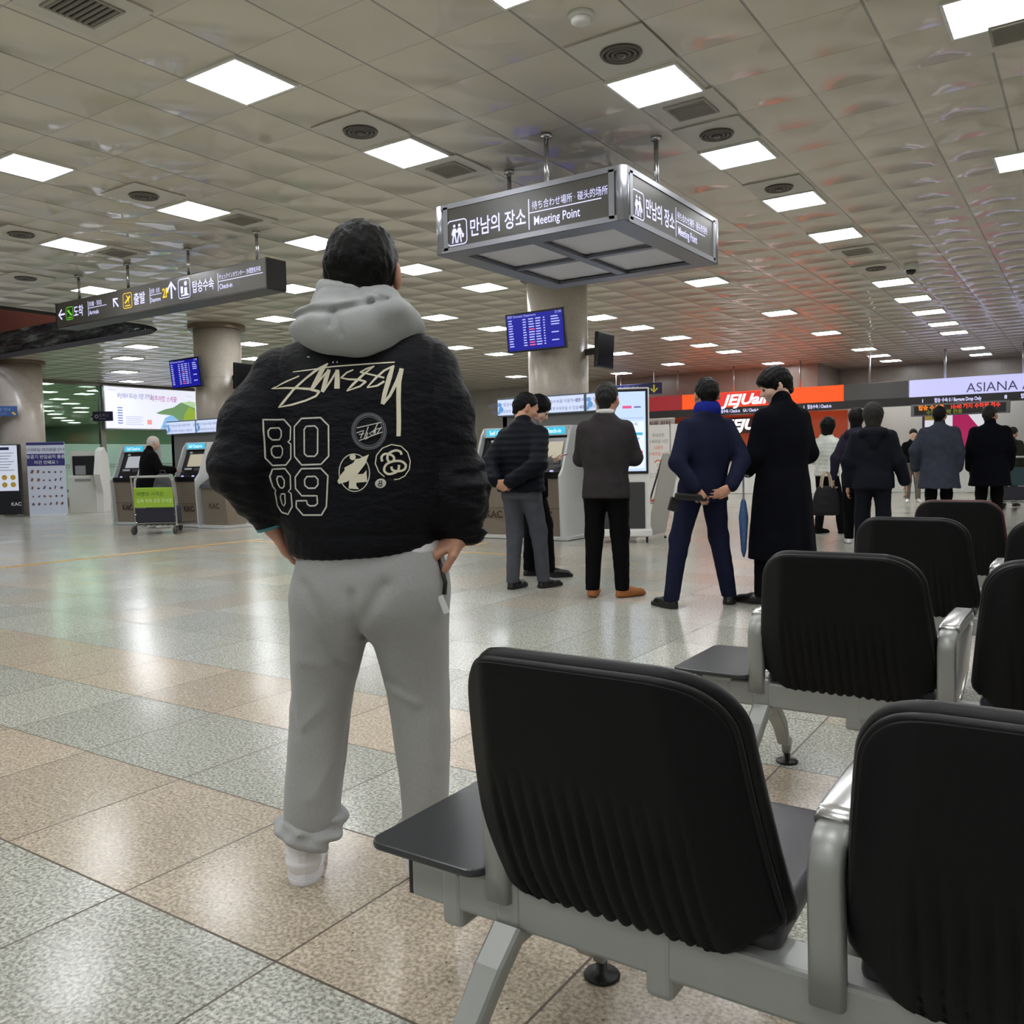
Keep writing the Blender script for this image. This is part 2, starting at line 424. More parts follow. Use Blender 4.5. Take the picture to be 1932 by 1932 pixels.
def ceiling_material():
    m, g = newmat('metal_ceiling_pans'); b = g.b
    geo = g.n('NewGeometry'); sp = g.n('SeparateXYZ'); g.l(geo.outputs['Position'], sp.inputs[0])
    u = g.m('DIVIDE', g.m('SUBTRACT', sp.outputs[0], CX0), CT); v = g.m('DIVIDE', g.m('SUBTRACT', sp.outputs[1], CY0), CT*1.012)
    fu = g.m('FRACT', u); fv = g.m('FRACT', v)
    cb = g.n('CombineXYZ'); g.l(g.m('FLOOR', u), cb.inputs[0]); g.l(g.m('FLOOR', v), cb.inputs[1])
    wn = g.n('TexWhiteNoise', noise_dimensions='2D'); g.l(cb.outputs[0], wn.inputs['Vector']); rnd = wn.outputs['Value']
    edu = g.m('MINIMUM', fu, g.m('SUBTRACT', 1.0, fu)); edv = g.m('MINIMUM', fv, g.m('SUBTRACT', 1.0, fv))
    ju = g.m('LESS_THAN', edu, .014); jv = g.m('MULTIPLY', g.m('LESS_THAN', edv, .007), .55); jt = g.m('MAXIMUM', ju, jv)
    base = g.mix(rnd, (*lin((202, 196, 180)), 1), (*lin((212, 206, 191)), 1))
    col = g.mix(jt, base, (*lin((140, 136, 128)), 1)); g.l(col, b.inputs['Base Color'])
    b.inputs['Roughness'].default_value = .42; b.inputs['Specular IOR Level'].default_value = .55
    b.inputs['Coat Weight'].default_value = .7; b.inputs['Coat Roughness'].default_value = .08
    # every pan sags a little: a shallow pillow of its own depth
    pil = g.m('MULTIPLY', g.m('SINE', g.m('MULTIPLY', fu, PI)), g.m('SINE', g.m('MULTIPLY', fv, PI)))
    pil = g.m('MULTIPLY', pil, g.m('ADD', g.m('MULTIPLY', rnd, .9), .35))
    bp = g.n('Bump'); bp.inputs['Strength'].default_value = 1.0; bp.inputs['Distance'].default_value = .04
    g.l(g.m('SUBTRACT', pil, g.m('MULTIPLY', jt, .25)), bp.inputs['Height']); g.l(bp.outputs[0], b.inputs['Normal']); g.l(bp.outputs[0], b.inputs['Coat Normal'])
    return m
def stone_material(name, c0, c1, sx, sz, joint=.006, rough=.28):
    m, g = newmat(name); b = g.b
    tc = g.n('TexCoord'); geo = g.n('NewGeometry'); sp = g.n('SeparateXYZ'); g.l(geo.outputs['Position'], sp.inputs[0])
    n = g.noise(tc.outputs['Object'], 55, 4, .65); n2 = g.noise(tc.outputs['Object'], 3, 2, .5)
    col = g.ramp(n, [(.35, lin(c0)), (.65, lin(c1))])
    col = g.mix(.35, col, g.ramp(n2, [(.3, lin(c0)), (.7, lin(c1))]))
    fz = g.m('FRACT', g.m('DIVIDE', sp.outputs[2], sz)); jt = g.m('LESS_THAN', fz, joint/sz)
    if sx:
        fx = g.m('FRACT', g.m('DIVIDE', sp.outputs[0], sx)); jt = g.m('MAXIMUM', jt, g.m('LESS_THAN', fx, joint/sx))
    col = g.mix(g.m('MULTIPLY', jt, .6), col, (*lin((90, 80, 70)), 1)); g.l(col, b.inputs['Base Color'])
    b.inputs['Roughness'].default_value = rough; b.inputs['Specular IOR Level'].default_value = .5
    return m
M_FLOOR = floor_material(); M_CEIL = ceiling_material()
M_STONE = stone_material('beige_marble', (172, 162, 150), (206, 197, 184), 0, 1.45)
M_TAUPE = stone_material('taupe_stone_wall', (134, 126, 118), (160, 152, 142), 1.2, .78)
M_ALU = mat('brushed_aluminium', (178, 178, 180), .32, .85)
M_STEEL = mat('steel', (190, 190, 190), .22, 1.)
M_BLACK = mat('black_plastic', (22, 22, 24), .4)
M_DARK = mat('dark_grey_metal', (62, 62, 62), .45)
M_WHITE = mat('white_paint', (228, 228, 224), .45)
M_WALL = mat('pale_wall_paint', (206, 206, 196), .55)
M_GREY = mat('mid_grey_panel', (128, 128, 126), .5)
GLOW_W = glow('white_light_letters', (214, 214, 255), 1.15)

X0, X1, Y0, Y1 = -62.0, 11.0, -9.0, 31.0
fl = B(); fl.quad((X0, Y0, 0), (X1, Y0, 0), (X1, Y1, 0), (X0, Y1, 0))
fl.box(((X0+X1)/2, (Y0+Y1)/2, -.08), (X1-X0, Y1-Y0, .14))
structure(fl.build('floor', M_FLOOR))
# ceiling with the rectangular opening of the upper hall (rounded corner nearest the pillar)
ce = B(); VX0, VX1, VY0, VY1, VR = -24.5, -15.65, -3.0, 11.1, .9
ce.quad((VX1, Y0, CEIL), (VX1, Y1, CEIL), (X1, Y1, CEIL), (X1, Y0, CEIL))
ce.quad((X0, VY1, CEIL), (X0, Y1, CEIL), (VX1, Y1, CEIL), (VX1, VY1, CEIL))
ce.quad((X0, Y0, CEIL), (X0, VY0, CEIL), (VX1, VY0, CEIL), (VX1, Y0, CEIL))
ce.quad((X0, VY0, CEIL), (X0, VY1, CEIL), (VX0, VY1, CEIL), (VX0, VY0, CEIL))
cor = arc((VX1-VR, VY1-VR), VR, 0, PI/2, 12)
for a, c in zip(cor, cor[1:]): ce.faces([(VX1, VY1, CEIL), (*a, CEIL), (*c, CEIL)], [(0, 1, 2)])
structure(ce.build('ceiling', M_CEIL, recalc=False))
sl = B(); sl.box(((VX1+X1)/2, (Y0+Y1)/2, CEIL+.32), (X1-VX1, Y1-Y0, .3)); sl.box(((X0+VX1)/2, (VY1+Y1)/2+.6, CEIL+.32), (VX1-X0, Y1-VY1-1.2, .3))
structure(sl.build('slab', M_GREY))
# fascia and rim of the opening, red wall of the hall above
def ring(z0, z1, r, name, m, out=0.):
    p = [(VX0-out, VY1+out), (VX1-VR, VY1+out)] + arc((VX1-VR, VY1-VR), VR+out, PI/2, 0, 12)[1:] + [(VX1+out, VY0)]
    b = B(); v = [(x, y, z0) for x, y in p]+[(x, y, z1) for x, y in p]; n = len(p)
    b.faces(v, [(i, i+1, n+i+1, n+i) for i in range(n-1)])
    return structure(b.build(name, m))
def mirror_fascia():
    m, g = newmat('mirror_glass_fascia'); b = g.b; geo = g.n('NewGeometry')
    mp = g.n('Mapping'); g.l(geo.outputs['Position'], mp.inputs[0]); mp.inputs['Scale'].default_value = (1, 1, 5)
    n = g.noise(mp.outputs[0], 1.4, 4, .6)
    g.l(g.ramp(n, [(.35, lin((26, 30, 30))), (.55, lin((70, 78, 74))), (.7, lin((150, 162, 154)))]), b.inputs['Base Color'])
    b.inputs['Metallic'].default_value = .7; b.inputs['Roughness'].default_value = .12
    bp = g.n('Bump'); bp.inputs['Strength'].default_value = .6; bp.inputs['Distance'].default_value = .2; g.l(n, bp.inputs['Height']); g.l(bp.outputs[0], b.inputs['Normal'])
    return m
ring(CEIL, CEIL+.62, VR, 'trim_1', mirror_fascia())
ring(CEIL-.05, CEIL+.07, VR, 'trim_2', M_DARK, -.06)
uw = B(); uw.quad((VX0-.3, VY0, CEIL+.1), (VX0-.3, VY1+.6, CEIL+.1), (VX0-.3, VY1+.6, CEIL+4), (VX0-.3, VY0, CEIL+4))
uw.quad((VX0-.3, VY1+.5, CEIL+.6), (VX1+.5, VY1+.5, CEIL+.6), (VX1+.5, VY1+.5, CEIL+4), (VX0-.3, VY1+.5, CEIL+4))
uw.quad((VX1+.4, VY0, CEIL+.5), (VX1+.4, VY1+.6, CEIL+.5), (VX1+.4, VY1+.6, CEIL+4), (VX1+.4, VY0, CEIL+4))
uw.quad((VX0-.3, VY0, CEIL+.1), (VX1+.4, VY0, CEIL+.1), (VX1+.4, VY0, CEIL+4), (VX0-.3, VY0, CEIL+4))
structure(uw.build('wall_upper', mat('red_brown_wall', (104, 58, 46), .35)))
ut = B(); ut.quad((VX0-.3, VY0, CEIL+4), (VX1+.5, VY0, CEIL+4), (VX1+.5, VY1+.6, CEIL+4), (VX0-.3, VY1+.6, CEIL+4))
M_UPL = glow('upper_fill_light', (235, 242, 255), 34.0)  # glow of panels added to brighten the dark opening overhead
for i, y in enumerate((1.0, 5.0, 9.0)):
    t = thing('ceiling_light', 'panel light added to brighten the upper hall above the ceiling opening, %s' % ('nearest', 'middle', 'farthest')[i], 'ceiling light', (-20, y, CEIL+3.96))
    b = B(); b.box((0, 0, 0), (3.0, .5, .04)); b.build('diffuser', M_UPL, t)
structure(ut.build('ceiling_upper', mat('upper_ceiling', (150, 146, 136), .6)))
# outer walls
def wall(name, a, c, z0, z1, m, th=.2, off=0):
    b = B(); d = Vector((c[0]-a[0], c[1]-a[1])); L = d.length; an = math.atan2(d.y, d.x)
    b.box(((a[0]+c[0])/2, (a[1]+c[1])/2, (z0+z1)/2), (L, th, z1-z0), (0, 0, an)); return structure(b.build(name, m))
wall('wall_right', (X1, Y0), (X1, Y1), 0, CEIL, M_WALL); wall('wall_front', (X0, Y0), (X1, Y0), 0, CEIL, M_WALL)
wall('wall_far_left', (X0, Y0), (X0, Y1), 0, CEIL, mat('dim_green_wall', (150, 164, 148), .5))
wall('wall_back_left', (-30, 28.3), (-7.35, 28.3), 0, CEIL, M_TAUPE); wall('wall_back_return', (-7.35, 28.2), (-7.35, 31), 0, CEIL, M_TAUPE)
wall('wall_back_right', (-7.35, 31.0), (X1, 31.0), 2.9, CEIL, M_TAUPE)
wall('wall_back_lower', (-7.35, 30.2), (X1, 30.2), 0, 3.0, M_WALL)
wall('wall_hall', (X0, 30.6), (-30, 30.6), 0, CEIL, mat('pale_green_wall', (150, 166, 150), .5))
for nm, x, y, r in (('pillar', -6.91, 11.66, .463), ('pillar', -14.79, 11.44, .46), ('pillar', -23.2, 11.75, .52)):
    b = B(); b.sm = True; b.lathe([(r, 0), (r, CEIL)], 48, Matrix.Translation((x, y, 0))); b.sm = False
    b.mi = 1; b.lathe([(r+.02, CEIL-.10), (r+.10, CEIL-.09), (r+.10, CEIL)], 48, Matrix.Translation((x, y, 0)))
    structure(b.build(nm, [M_STONE, mat('bronze_collar', (122, 108, 92), .35, .5)]))
# glass partition of the far hall: posts, rails, clear panes and frosted lower panes
GX = -27.3
def glass(name, tint, clear):
    m = bpy.data.materials.new(name); m.use_nodes = True; nt = m.node_tree; nt.nodes.remove(nt.nodes['Principled BSDF'])
    out = nt.nodes['Material Output']; tr = nt.nodes.new('ShaderNodeBsdfTransparent'); tr.inputs[0].default_value = (*lin(tint), 1)
    gl = nt.nodes.new('ShaderNodeBsdfGlossy'); gl.inputs['Roughness'].default_value = .05
    mx = nt.nodes.new('ShaderNodeMixShader'); fr = nt.nodes.new('ShaderNodeFresnel'); fr.inputs[0].default_value = 1.35
    nt.links.new(fr.outputs[0], mx.inputs[0]); nt.links.new(tr.outputs[0], mx.inputs[1]); nt.links.new(gl.outputs[0], mx.inputs[2])
    nt.links.new(mx.outputs[0], out.inputs[0]); return m
M_GLASS = glass('green_tinted_glass', (212, 238, 220), 1)
M_FROST = mat('frosted_mint_film', (204, 244, 226), .5, 0, 0)
M_FROST.node_tree.nodes['Principled BSDF'].inputs['Transmission Weight'].default_value = .35
posts = [6.9, 10.1, 13.3, 16.4, 19.9, 23.1, 26.3]
for i in range(len(posts)-1):
    y0, y1 = posts[i]+.09, posts[i+1]-.09
    n = i+1
    b = B(); b.box((GX, (y0+y1)/2, 2.18), (.02, y1-y0, 3.5)); b.mi = 1
    b.box((GX+.014, (y0+y1)/2, 1.23), (.008, y1-y0, 1.48)); b.mi = 2
    for z in (.50, 1.22, 1.30): b.box((GX+.03, (y0+y1)/2, z), (.03, y1-y0, .03 if z < 1 else .018))
    b.box((GX, (y0+y1)/2, .33), (.06, y1-y0, .14)); b.mi = 3; b.box((GX, (y0+y1)/2, .13), (.10, y1-y0, .25))
    structure(b.build('window_%d' % n, [M_GLASS, M_FROST, mat('bright_steel_rail', (205, 210, 205), .25, .6), mat('sill_stone', (120, 112, 100), .4)]))
b = B()
for y in posts: b.box((GX, y, CEIL/2), (.16, .17, CEIL))
b.box((GX, 16.6, CEIL-.05), (.2, 19.6, .1))
structure(b.build('trim_3', mat('grey_green_post', (132, 134, 124), .4, .3)))
# the hall beyond: far columns and dark openings
b = B()
for y in (16, 20.5, 25): b.box((-49, y, CEIL/2), (.7, .7, CEIL))
structure(b.build('column_far', mat('pale_green_column', (168, 188, 168), .5)))
b = B()
for y in (14.5, 18.2, 22.6, 27): b.box((-58, y, 1.5), (.3, 3.0, 2.4), None)
structure(b.build('door_far', mat('dark_opening', (44, 52, 46), .4)))
# painted floor lines
b = B(); b.box((-10.60, 3.6, .0015), (.11, 10.6, .003)); b.box((-7.9, 8.55, .0015), (5.3, .06, .003)); b.box((-6.9, 9.1, .0015), (.06, 1.1, .003))
structure(b.build('floor_marking', mat('yellow_floor_line', (205, 160, 84), .35)))

# ------------------------------------------------------------------ ceiling fittings
M_LAMP = glow('lamp_diffuser', (250, 252, 255), LAMP)
ORD = ['nearest', 'second', 'third', 'fourth', 'fifth', 'sixth', 'seventh', 'eighth', 'ninth', 'tenth', 'eleventh', 'twelfth', 'thirteenth', 'fourteenth', 'fifteenth', 'sixteenth']
def light_proto():
    t = thing('ceiling_light', None, 'ceiling light')
    b = B(); b.box((0, 0, .004), (.55, .55, .012)); b.build('diffuser', M_LAMP, t)
    f = B()
    for sx, sy, wx, wy in ((0, .283, .59, .022), (0, -.283, .59, .022), (.283, 0, .022, .59), (-.283, 0, .022, .59)): f.box((sx, sy, .002), (wx, wy, .02))
    f.build('frame', M_WHITE, t); return t
rows = [
 (-2.84, [4.41, 6.33, 8.21, 10.07, 11.94, 15.84, 17.77, 19.67, 21.7, 23.5, 27.4, 29.4], 'in the row right of the meeting sign', 1),
 (-5.29, [4.40, 6.27, 13.72, 17.67, 21.34, 25.4, 27.4, 29.2], 'in the row running over the meeting sign', 1),
 (-8.33, [4.41, 6.21, 8.02, 10.01, 11.75, 15.7, 17.5, 19.6, 21.4, 23.2, 27.15], 'in the row passing behind the standing man\'s head', 1),
 (-10.74, [6.2, 9.83, 13.56, 15.5, 19.4, 21.4, 25.0], 'in the row over the long direction sign', 1),
 (-13.2, [7.96, 11.6, 15.5, 17.4, 19.2, 22.8, 26.4], 'in the row left of the central round pillar', 1),
 (-16.3, [13.55, 17.2, 20.9, 24.7], 'in the row behind the pillar with the left monitor', 1),
 (-.57, [4.6, 6.58, 10.09], 'in the row at the right edge of the photo', 1),
 (-18.47, [12.16, 15.46, 19.3, 23.0], 'in the row before the lit billboard', 1),
 (-20.64, [13.2, 17.2, 21, 25], 'in the row nearest the lit billboard', 1),
 (-23.6, [14.96, 18.9], 'in the row close to the glass wall', 1),
 (-26.0, [16.7, 21.5], 'in the row along the glass wall', 1),
 (-28.4, [15.1, 19.5, 24], 'in the first row beyond the glass wall', 1), (-29.8, [11.5, 14.6, 17.8, 21.5, 26.5], 'added just behind the glass wall to brighten it', 1), (-40, [16, 18.5, 25.5, 28], 'in the row before the far green columns', 1), (-44.8, [20, 22.5, 27], 'in the row behind the far green columns', 1), (-47.5, [18, 23.5], 'deep in the hall beyond the glass', 1), (-52.5, [21, 25.5], 'deeper in the hall beyond the glass', 1), (-55, [23, 27], 'at the very end of the hall beyond the glass', 1), (-33, [14, 26.5], 'added between the second and third rows beyond the glass', 1), (-37, [13.5, 28], 'added further back beyond the glass wall', 1), (-31.35, [16.8, 18.2, 22.5], 'in the second row beyond the glass wall', 1),  # rows labelled added are extra lamps that brighten the hall and frosted panes
 (-34.2, [18.8, 24.5], 'in the third row beyond the glass wall', 1), (-36.2, [16.5, 20.4, 25.5], 'in the fourth row beyond the glass wall', 1),
 (-38.4, [20.4, 22.1], 'in the fifth row beyond the glass wall', 1), (-41.2, [22.0, 23.7], 'in the sixth row beyond the glass wall', 1),
 (-43.4, [23.6, 27], 'in the seventh row beyond the glass wall', 1), (-46.3, [21.5, 25.4], 'in the eighth row beyond the glass wall', 1),
 (-48.5, [27.1], 'in the ninth row beyond the glass wall', 1), (-50.5, [23, 28.6], 'in the tenth row beyond the glass wall', 1),
 # the hall goes on behind and beside the camera
 (1.85, [-5.0, -1.2, 2.5, 6.3, 10.1, 13.9, 17.7, 21.5], 'in the row over the benches, right of the view', 0), (4.9, [-5.0, 0, 5, 10, 15, 20, 25], 'in the second row right of the view', 0),
 (8.5, [-4, 3, 10, 17, 24], 'in the third row right of the view', 0), (-.6, [-4.8, -1.0, 1.2], 'in the row over the camera', 0), (-2.85, [-4.8, -1.0, 1.9], 'behind the camera, left', 0),
 (-5.3, [-4.8, -1.0, 1.2], 'behind the camera, further left', 0), (-8.35, [-4.8, -1.0, 1.8], 'left of the view', 0), (-11.5, [-5.0, -1.0, 2.4], 'further left of the view', 0), (-14.2, [-5, -.5, 4], 'far left of the view', 0)]
LP = light_proto(); first = True
for x, ys, where, seen in rows:
    for i, y in enumerate(ys):
        t = LP if first else copy_tree(LP); first = False
        t.location = (x, y, CEIL-.012)
        t['label'] = 'square white ceiling light, %s %s' % (ORD[i], where); t['group'] = 'square ceiling lights'
M_VENTD = mat('vent_dark', (40, 38, 35), .6); M_VENT = mat('vent_metal', (200, 197, 188), .45)
def round_vent():
    t = thing('round_vent', None, 'air vent')
    b = B(); b.box((0, 0, .008), (.59, .59, .010)); b.build('plate', M_VENT, t)
    b = B(); b.sm = True
    for r in (.150, .115, .078): b.lathe([(r, 0), (r-.009, -.016), (r-.022, -.016), (r-.024, 0)], 28)
    b.sm = False; b.mi = 1; b.lathe([(.148, -.001), (.148, .0015)], 28); b.mi = 0; b.ball((0, 0, -.012), (.036, .036, .02))
    b.build('rings', [mat('vent_ring', (92, 88, 80), .4), M_VENTD], t); return t
def square_vent():
    t = thing('square_vent', None, 'air vent')
    b = B(); b.box((0, 0, .008), (.58, .58, .012)); b.build('plate', M_VENT, t)
    b = B(); b.box((0, 0, .001), (.32, .32, .004)); b.build('opening', M_VENTD, t)
    b = B()
    for i in range(8): b.box((0, -.14+.04*i, -.006), (.32, .012, .014), (.5, 0, 0))
    for s in (-1, 1): b.box((s*.165, 0, -.004), (.02, .35, .012)); b.box((0, s*.165, -.004), (.31, .02, .012))
    b.build('grille', mat('vent_slat', (150, 146, 136), .45), t); return t
V1 = round_vent(); V2 = square_vent(); f1 = f2 = True
for k, x, y, lab in (('r', -2.8, 5.67, 'before the nearest light right of the meeting sign'), ('r', -5.25, 5.62, 'between the two nearest lights of the left row'), ('r', -8.26, 5.55, 'above the light left of the man\'s head'),
        ('r', -10.72, 5.54, 'beside the far left light over the direction sign'), ('r', -2.83, 9.45, 'between two lights beside the meeting sign'), ('r', -2.81, 7.56, 'faint and pale, near the meeting sign\'s rear rod'),
        ('r', -2.84, 14.45, 'beyond the dome camera'), ('r', -13.1, 6.8, 'over the left end of the direction sign'),
        ('s', -5.21, 3.14, 'at the top left edge of the ceiling'), ('s', -2.78, 6.90, 'just behind the second light right of the meeting sign'), ('s', -5.24, 6.86, 'behind the light above the standing man'),
        ('s', -8.2, 6.74, 'right of the light left of the man\'s head'), ('s', -2.82, 13.1, 'in the gap of the right light row'), ('s', -10.7, 6.76, 'over the direction sign'), ('s', -9.8, 18.7, 'right of the central pillar'), ('s', -.46, 6.97, 'at the top right edge of the ceiling')):
    if k == 'r': t = V1 if f1 else copy_tree(V1); f1 = False; nm = 'round ring vent in the ceiling '
    else: t = V2 if f2 else copy_tree(V2); f2 = False; nm = 'square slatted vent in the ceiling '
    t.location = (x, y, CEIL-.016); t['label'] = nm+lab; t['group'] = 'ceiling vents'
t = thing('smoke_detector', 'white round smoke detector on the ceiling at the top centre', 'smoke detector', (-2.78, 5.06, CEIL))
b = B(); b.sm = True; b.lathe([(.085, 0), (.085, -.02), (.07, -.028)], 28); b.build('base', M_WHITE, t)
b = B(); b.sm = True; b.lathe([(.066, -.026), (.066, -.05), (.04, -.062), (.01, -.064)], 28); b.build('sensor_head', M_WHITE, t)
t = thing('dome_camera', 'white ceiling camera with dark dome right of the light rows', 'security camera', (-2.35, 14.5, CEIL))
b = B(); b.sm = True; b.lathe([(.10, 0), (.10, -.09), (.085, -.1)], 24); b.build('housing', M_WHITE, t)
b = B(); b.ball((0, 0, -.1), .075); b.build('dome', mat('dark_dome', (16, 16, 18), .08), t)

# ------------------------------------------------------------------ hanging signs
M_SIGN = mat('dark_sign_face', (84, 82, 78), .3); M_FRAME = mat('sign_frame_aluminium', (150, 151, 158), .35, .6)
M_UNDER = mat('sign_underside', (108, 110, 122), .38, .3); M_PANEL = mat('pale_blue_grey_panel', (214, 214, 224), .5)
GLOW_Y = glow('yellow_light', (255, 205, 40), 1.0); GLOW_G = glow('green_light', (110, 220, 50), .9)
def walkers(b, M, s):
    """two figures meeting, the right one carrying a bag"""
    def P(pts): return [(x*s, y*s) for x, y in pts]
    def disc(x, y, r): b.faces([M @ Vector((x*s+r*s*math.cos(2*PI*i/14), y*s+r*s*math.sin(2*PI*i/14), 0)) for i in range(14)], [tuple(range(14))])
    for x0, m in ((.36, 1), (.62, -1)):
        disc(x0, .80, .065); ribbon(b, P([(x0, .70), (x0-.01*m, .42)]), .15*s, M)
        ribbon(b, P([(x0-.03, .45), (x0-.08, .28), (x0-.10, .10)]), .065*s, M); ribbon(b, P([(x0+.03, .45), (x0+.06, .28), (x0+.09, .10)]), .065*s, M)
        ribbon(b, P([(x0+.05*m, .68), (x0+.13*m, .52)]), .055*s, M); ribbon(b, P([(x0-.05*m, .68), (x0-.13*m, .50), (x0-.10*m, .42)]), .05*s, M)
    b.faces([M @ Vector((x*s, y*s, 0)) for x, y in ((.74, .50), (.86, .42), (.84, .28), (.73, .30))], [(0, 1, 2, 3)])
def frame_icon(b, M, x, y, s):
    ribbon(b, [(x+p*s, y+q*s) for p, q in rrect(0, 0, 1, 1, .16)], .045*s, M, True)
sx0, sx1, sy0, sy1, sz0, sz1 = -5.0, -3.09, 6.29, 8.35, 3.0, 3.425
t = thing('meeting_point_sign', 'square hanging meeting point sign box with lit white lettering', 'sign', ((sx0+sx1)/2, (sy0+sy1)/2, sz0))
cx, cy = t.location.x, t.location.y; hx, hy = (sx1-sx0)/2, (sy1-sy0)/2; hz = sz1-sz0
b = B()
for a, c in ((-1, -1), (1, -1), (1, 1), (-1, 1)): b.sm = True; b.lathe([(.055, 0), (.055, hz)], 20, Matrix.Translation((a*(hx-.05), c*(hy-.05), 0))); b.sm = False
for z in (.022, hz-.018):
    for a in (-1, 1): b.box((0, a*(hy-.015), z), (2*hx-.1, .03, .044)); b.box((a*(hx-.015), 0, z), (.03, 2*hy-.1, .044))
for a in (-1, 1):
    for c in (-1, 1): b.box((a*(hx-.12), c*(hy-.012), hz/2), (.05, .024, hz-.04)); b.box((a*(hx-.012), c*(hy-.12), hz/2), (.024, .05, hz-.04))
b.box((0, 0, hz+.003), (2*hx-.06, 2*hy-.06, .006))
b.build('frame', M_FRAME, t)
def meeting_face(ang, half, off):
    f = B(); f.box((0, 0, 0), (2*half-.28, .012, hz-.085)); o = f.build('face_panel', M_SIGN, t); o.location = (off[0], off[1], hz/2); o.rotation_euler = (0, 0, ang)
    M = facing((0, -.0085, 0), 0); L = B(); x = -half+.14
    frame_icon(L, M, x, -.155, .215); walkers(L, M @ Matrix.Translation((x, -.16, 0)), .215)
    L.text('만남의 장소', .168, M @ Matrix.Translation((x+.245, -.095, 0)), squash=.73, bold=.014)
    xr = x+.90
    ribbon(L, [(xr-.03, -.15), (xr-.03, .105)], .010, M); ribbon(L, [(xr-.03, -.012), (xr+.66, -.012)], .008, M)
    L.text('待ち合わせ場所 · 碰头的场所', .078, M @ Matrix.Translation((xr, .015, 0)), squash=.72); L.text('Meeting Point', .105, M @ Matrix.Translation((xr+.015, -.12, 0)), squash=.76, bold=.010)
    q = L.build('lettering', GLOW_W, o)
meeting_face(0, hx, (0, -hy+.012)); meeting_face(PI/2, hy, (hx-.012, 0)); meeting_face(PI, hx, (0, hy-.012)); meeting_face(-PI/2, hy, (-hx+.012, 0))
b = B()
for a in (-1, 1): b.box((a*(hx-.11), 0, .012), (.20, 2*hy-.02, .03)); b.box((0, a*(hy-.11), .012), (2*hx-.42, .20, .03))
b.box((0, 0, .014), (.10, 2*hy-.42, .025)); b.box((0, 0, .015), (2*hx-.42, .07, .023))
b.build('underside_frame', M_UNDER, t)
b = B(); b.box((0, 0, .045), (2*hx-.36, 2*hy-.36, .01)); b.build('underside_panel', M_PANEL, t)
for x, y in ((-4.035, 6.67), (-3.283, 7.32), (-4.83, 7.27), (-4.05, 7.95)):
    b = B(); b.sm = True; b.tube([(x-cx, y-cy, hz-.01), (x-cx, y-cy, CEIL-sz0)], .021, 14); b.lathe([(.05, CEIL-sz0-.03), (.05, CEIL-sz0)], 16, Matrix.Translation((x-cx, y-cy, 0))); b.build('rod', M_STEEL, t)

t = thing('direction_sign', 'long dark hanging direction sign with arrows and lit lettering', 'sign', (-10.5, 7.22, 3.235))
b = B(); b.box((0, 0, .178), (4.62, .30, .356), None, .012); b.build('housing', M_SIGN, t)
b = B(); b.box((2.312, 0, .178), (.02, .305, .36)); b.box((-2.312, 0, .178), (.02, .305, .36)); b.box((0, 0, -.004), (4.62, .30, .012)); b.build('end_caps', mat('sign_end_dark', (44, 44, 46), .4), t)
W = B(); M = facing((0, -.153, 0), 0)
def arrow(b, x, y, s, ang):
    c, sn = math.cos(ang), math.sin(ang)
    for pts in ([(-.5, 0), (.45, 0)], [(-.02, .42), (.46, 0), (-.02, -.42)]): ribbon(b, [(x+s*(p*c-q*sn), y+s*(p*sn+q*c)) for p, q in pts], .15*s, M)
arrow(W, -2.16, .18, .17, PI); arrow(W, -.78, .19, .17, 3*PI/4); arrow(W, .48, .20, .22, PI/2)
W.text('도착', .17, M @ Matrix.Translation((-1.84, .12, 0)), squash=.8, bold=.012); ribbon(W, [(-1.46, .08), (-1.46, .29)], .01, M); ribbon(W, [(-1.46, .19), (-1.0, .19)], .008, M)
W.text('到着 · 到达', .075, M @ Matrix.Translation((-1.44, .215, 0)), squash=.9); W.text('Arrivals', .085, M @ Matrix.Translation((-1.44, .095, 0)), squash=.9, bold=.006)
W.text('출발', .17, M @ Matrix.Translation((-.36, .12, 0)), squash=.85, bold=.012); ribbon(W, [(.015, .08), (.015, .29)], .01, M); ribbon(W, [(.015, .19), (.27, .19)], .008, M)
W.text('出発 · 出发', .068, M @ Matrix.Translation((.03, .215, 0)), squash=.62); W.text('Departures', .075, M @ Matrix.Translation((.03, .10, 0)), squash=.62, bold=.004)
frame_icon(W, M, .63, .07, .24)
ribbon(W, [(.70, .13), (.70, .22)], .05, M); ribbon(W, [(.78, .10), (.78, .20)], .06, M); W.faces([M @ Vector((.78+.03*math.cos(i), .25+.03*math.sin(i), 0)) for i in np.linspace(0, 5.8, 10)], [tuple(range(10))]); ribbon(W, [(.68, .105), (.84, .105)], .02, M)
W.text('탑승수속', .165, M @ Matrix.Translation((.91, .12, 0)), squash=.72, bold=.012); ribbon(W, [(1.43, .07), (1.43, .29)], .01, M); ribbon(W, [(1.43, .185), (2.26, .185)], .008, M)
W.text('チェックインカウンター · 办理登机手续', .07, M @ Matrix.Translation((1.45, .212, 0)), squash=.62); W.text('Check-in', .085, M @ Matrix.Translation((1.45, .09, 0)), squash=.8, bold=.006)
W.build('lettering', GLOW_W, t)
def plane_icon(b, x, y, s, down=False):
    frame_icon(b, M, x, y, s); g = -1 if down else 1
    ribbon(b, [(x+.2*s, y+(.55-.2*g)*s), (x+.82*s, y+(.55+.22*g)*s)], .13*s, M); ribbon(b, [(x+.62*s, y+(.5+.12*g)*s), (x+.36*s, y+.86*s)], [.12*s, .05*s], M); ribbon(b, [(x+.62*s, y+(.5+.1*g)*s), (x+.62*s, y+.3*s)], [.12*s, .04*s], M)
    ribbon(b, [(x+.2*s, y+.16*s), (x+.8*s, y+.16*s)], .07*s, M)
gb = B(); plane_icon(gb, -2.04, .085, .18, True); gb.build('arrivals_symbol', GLOW_G, t)
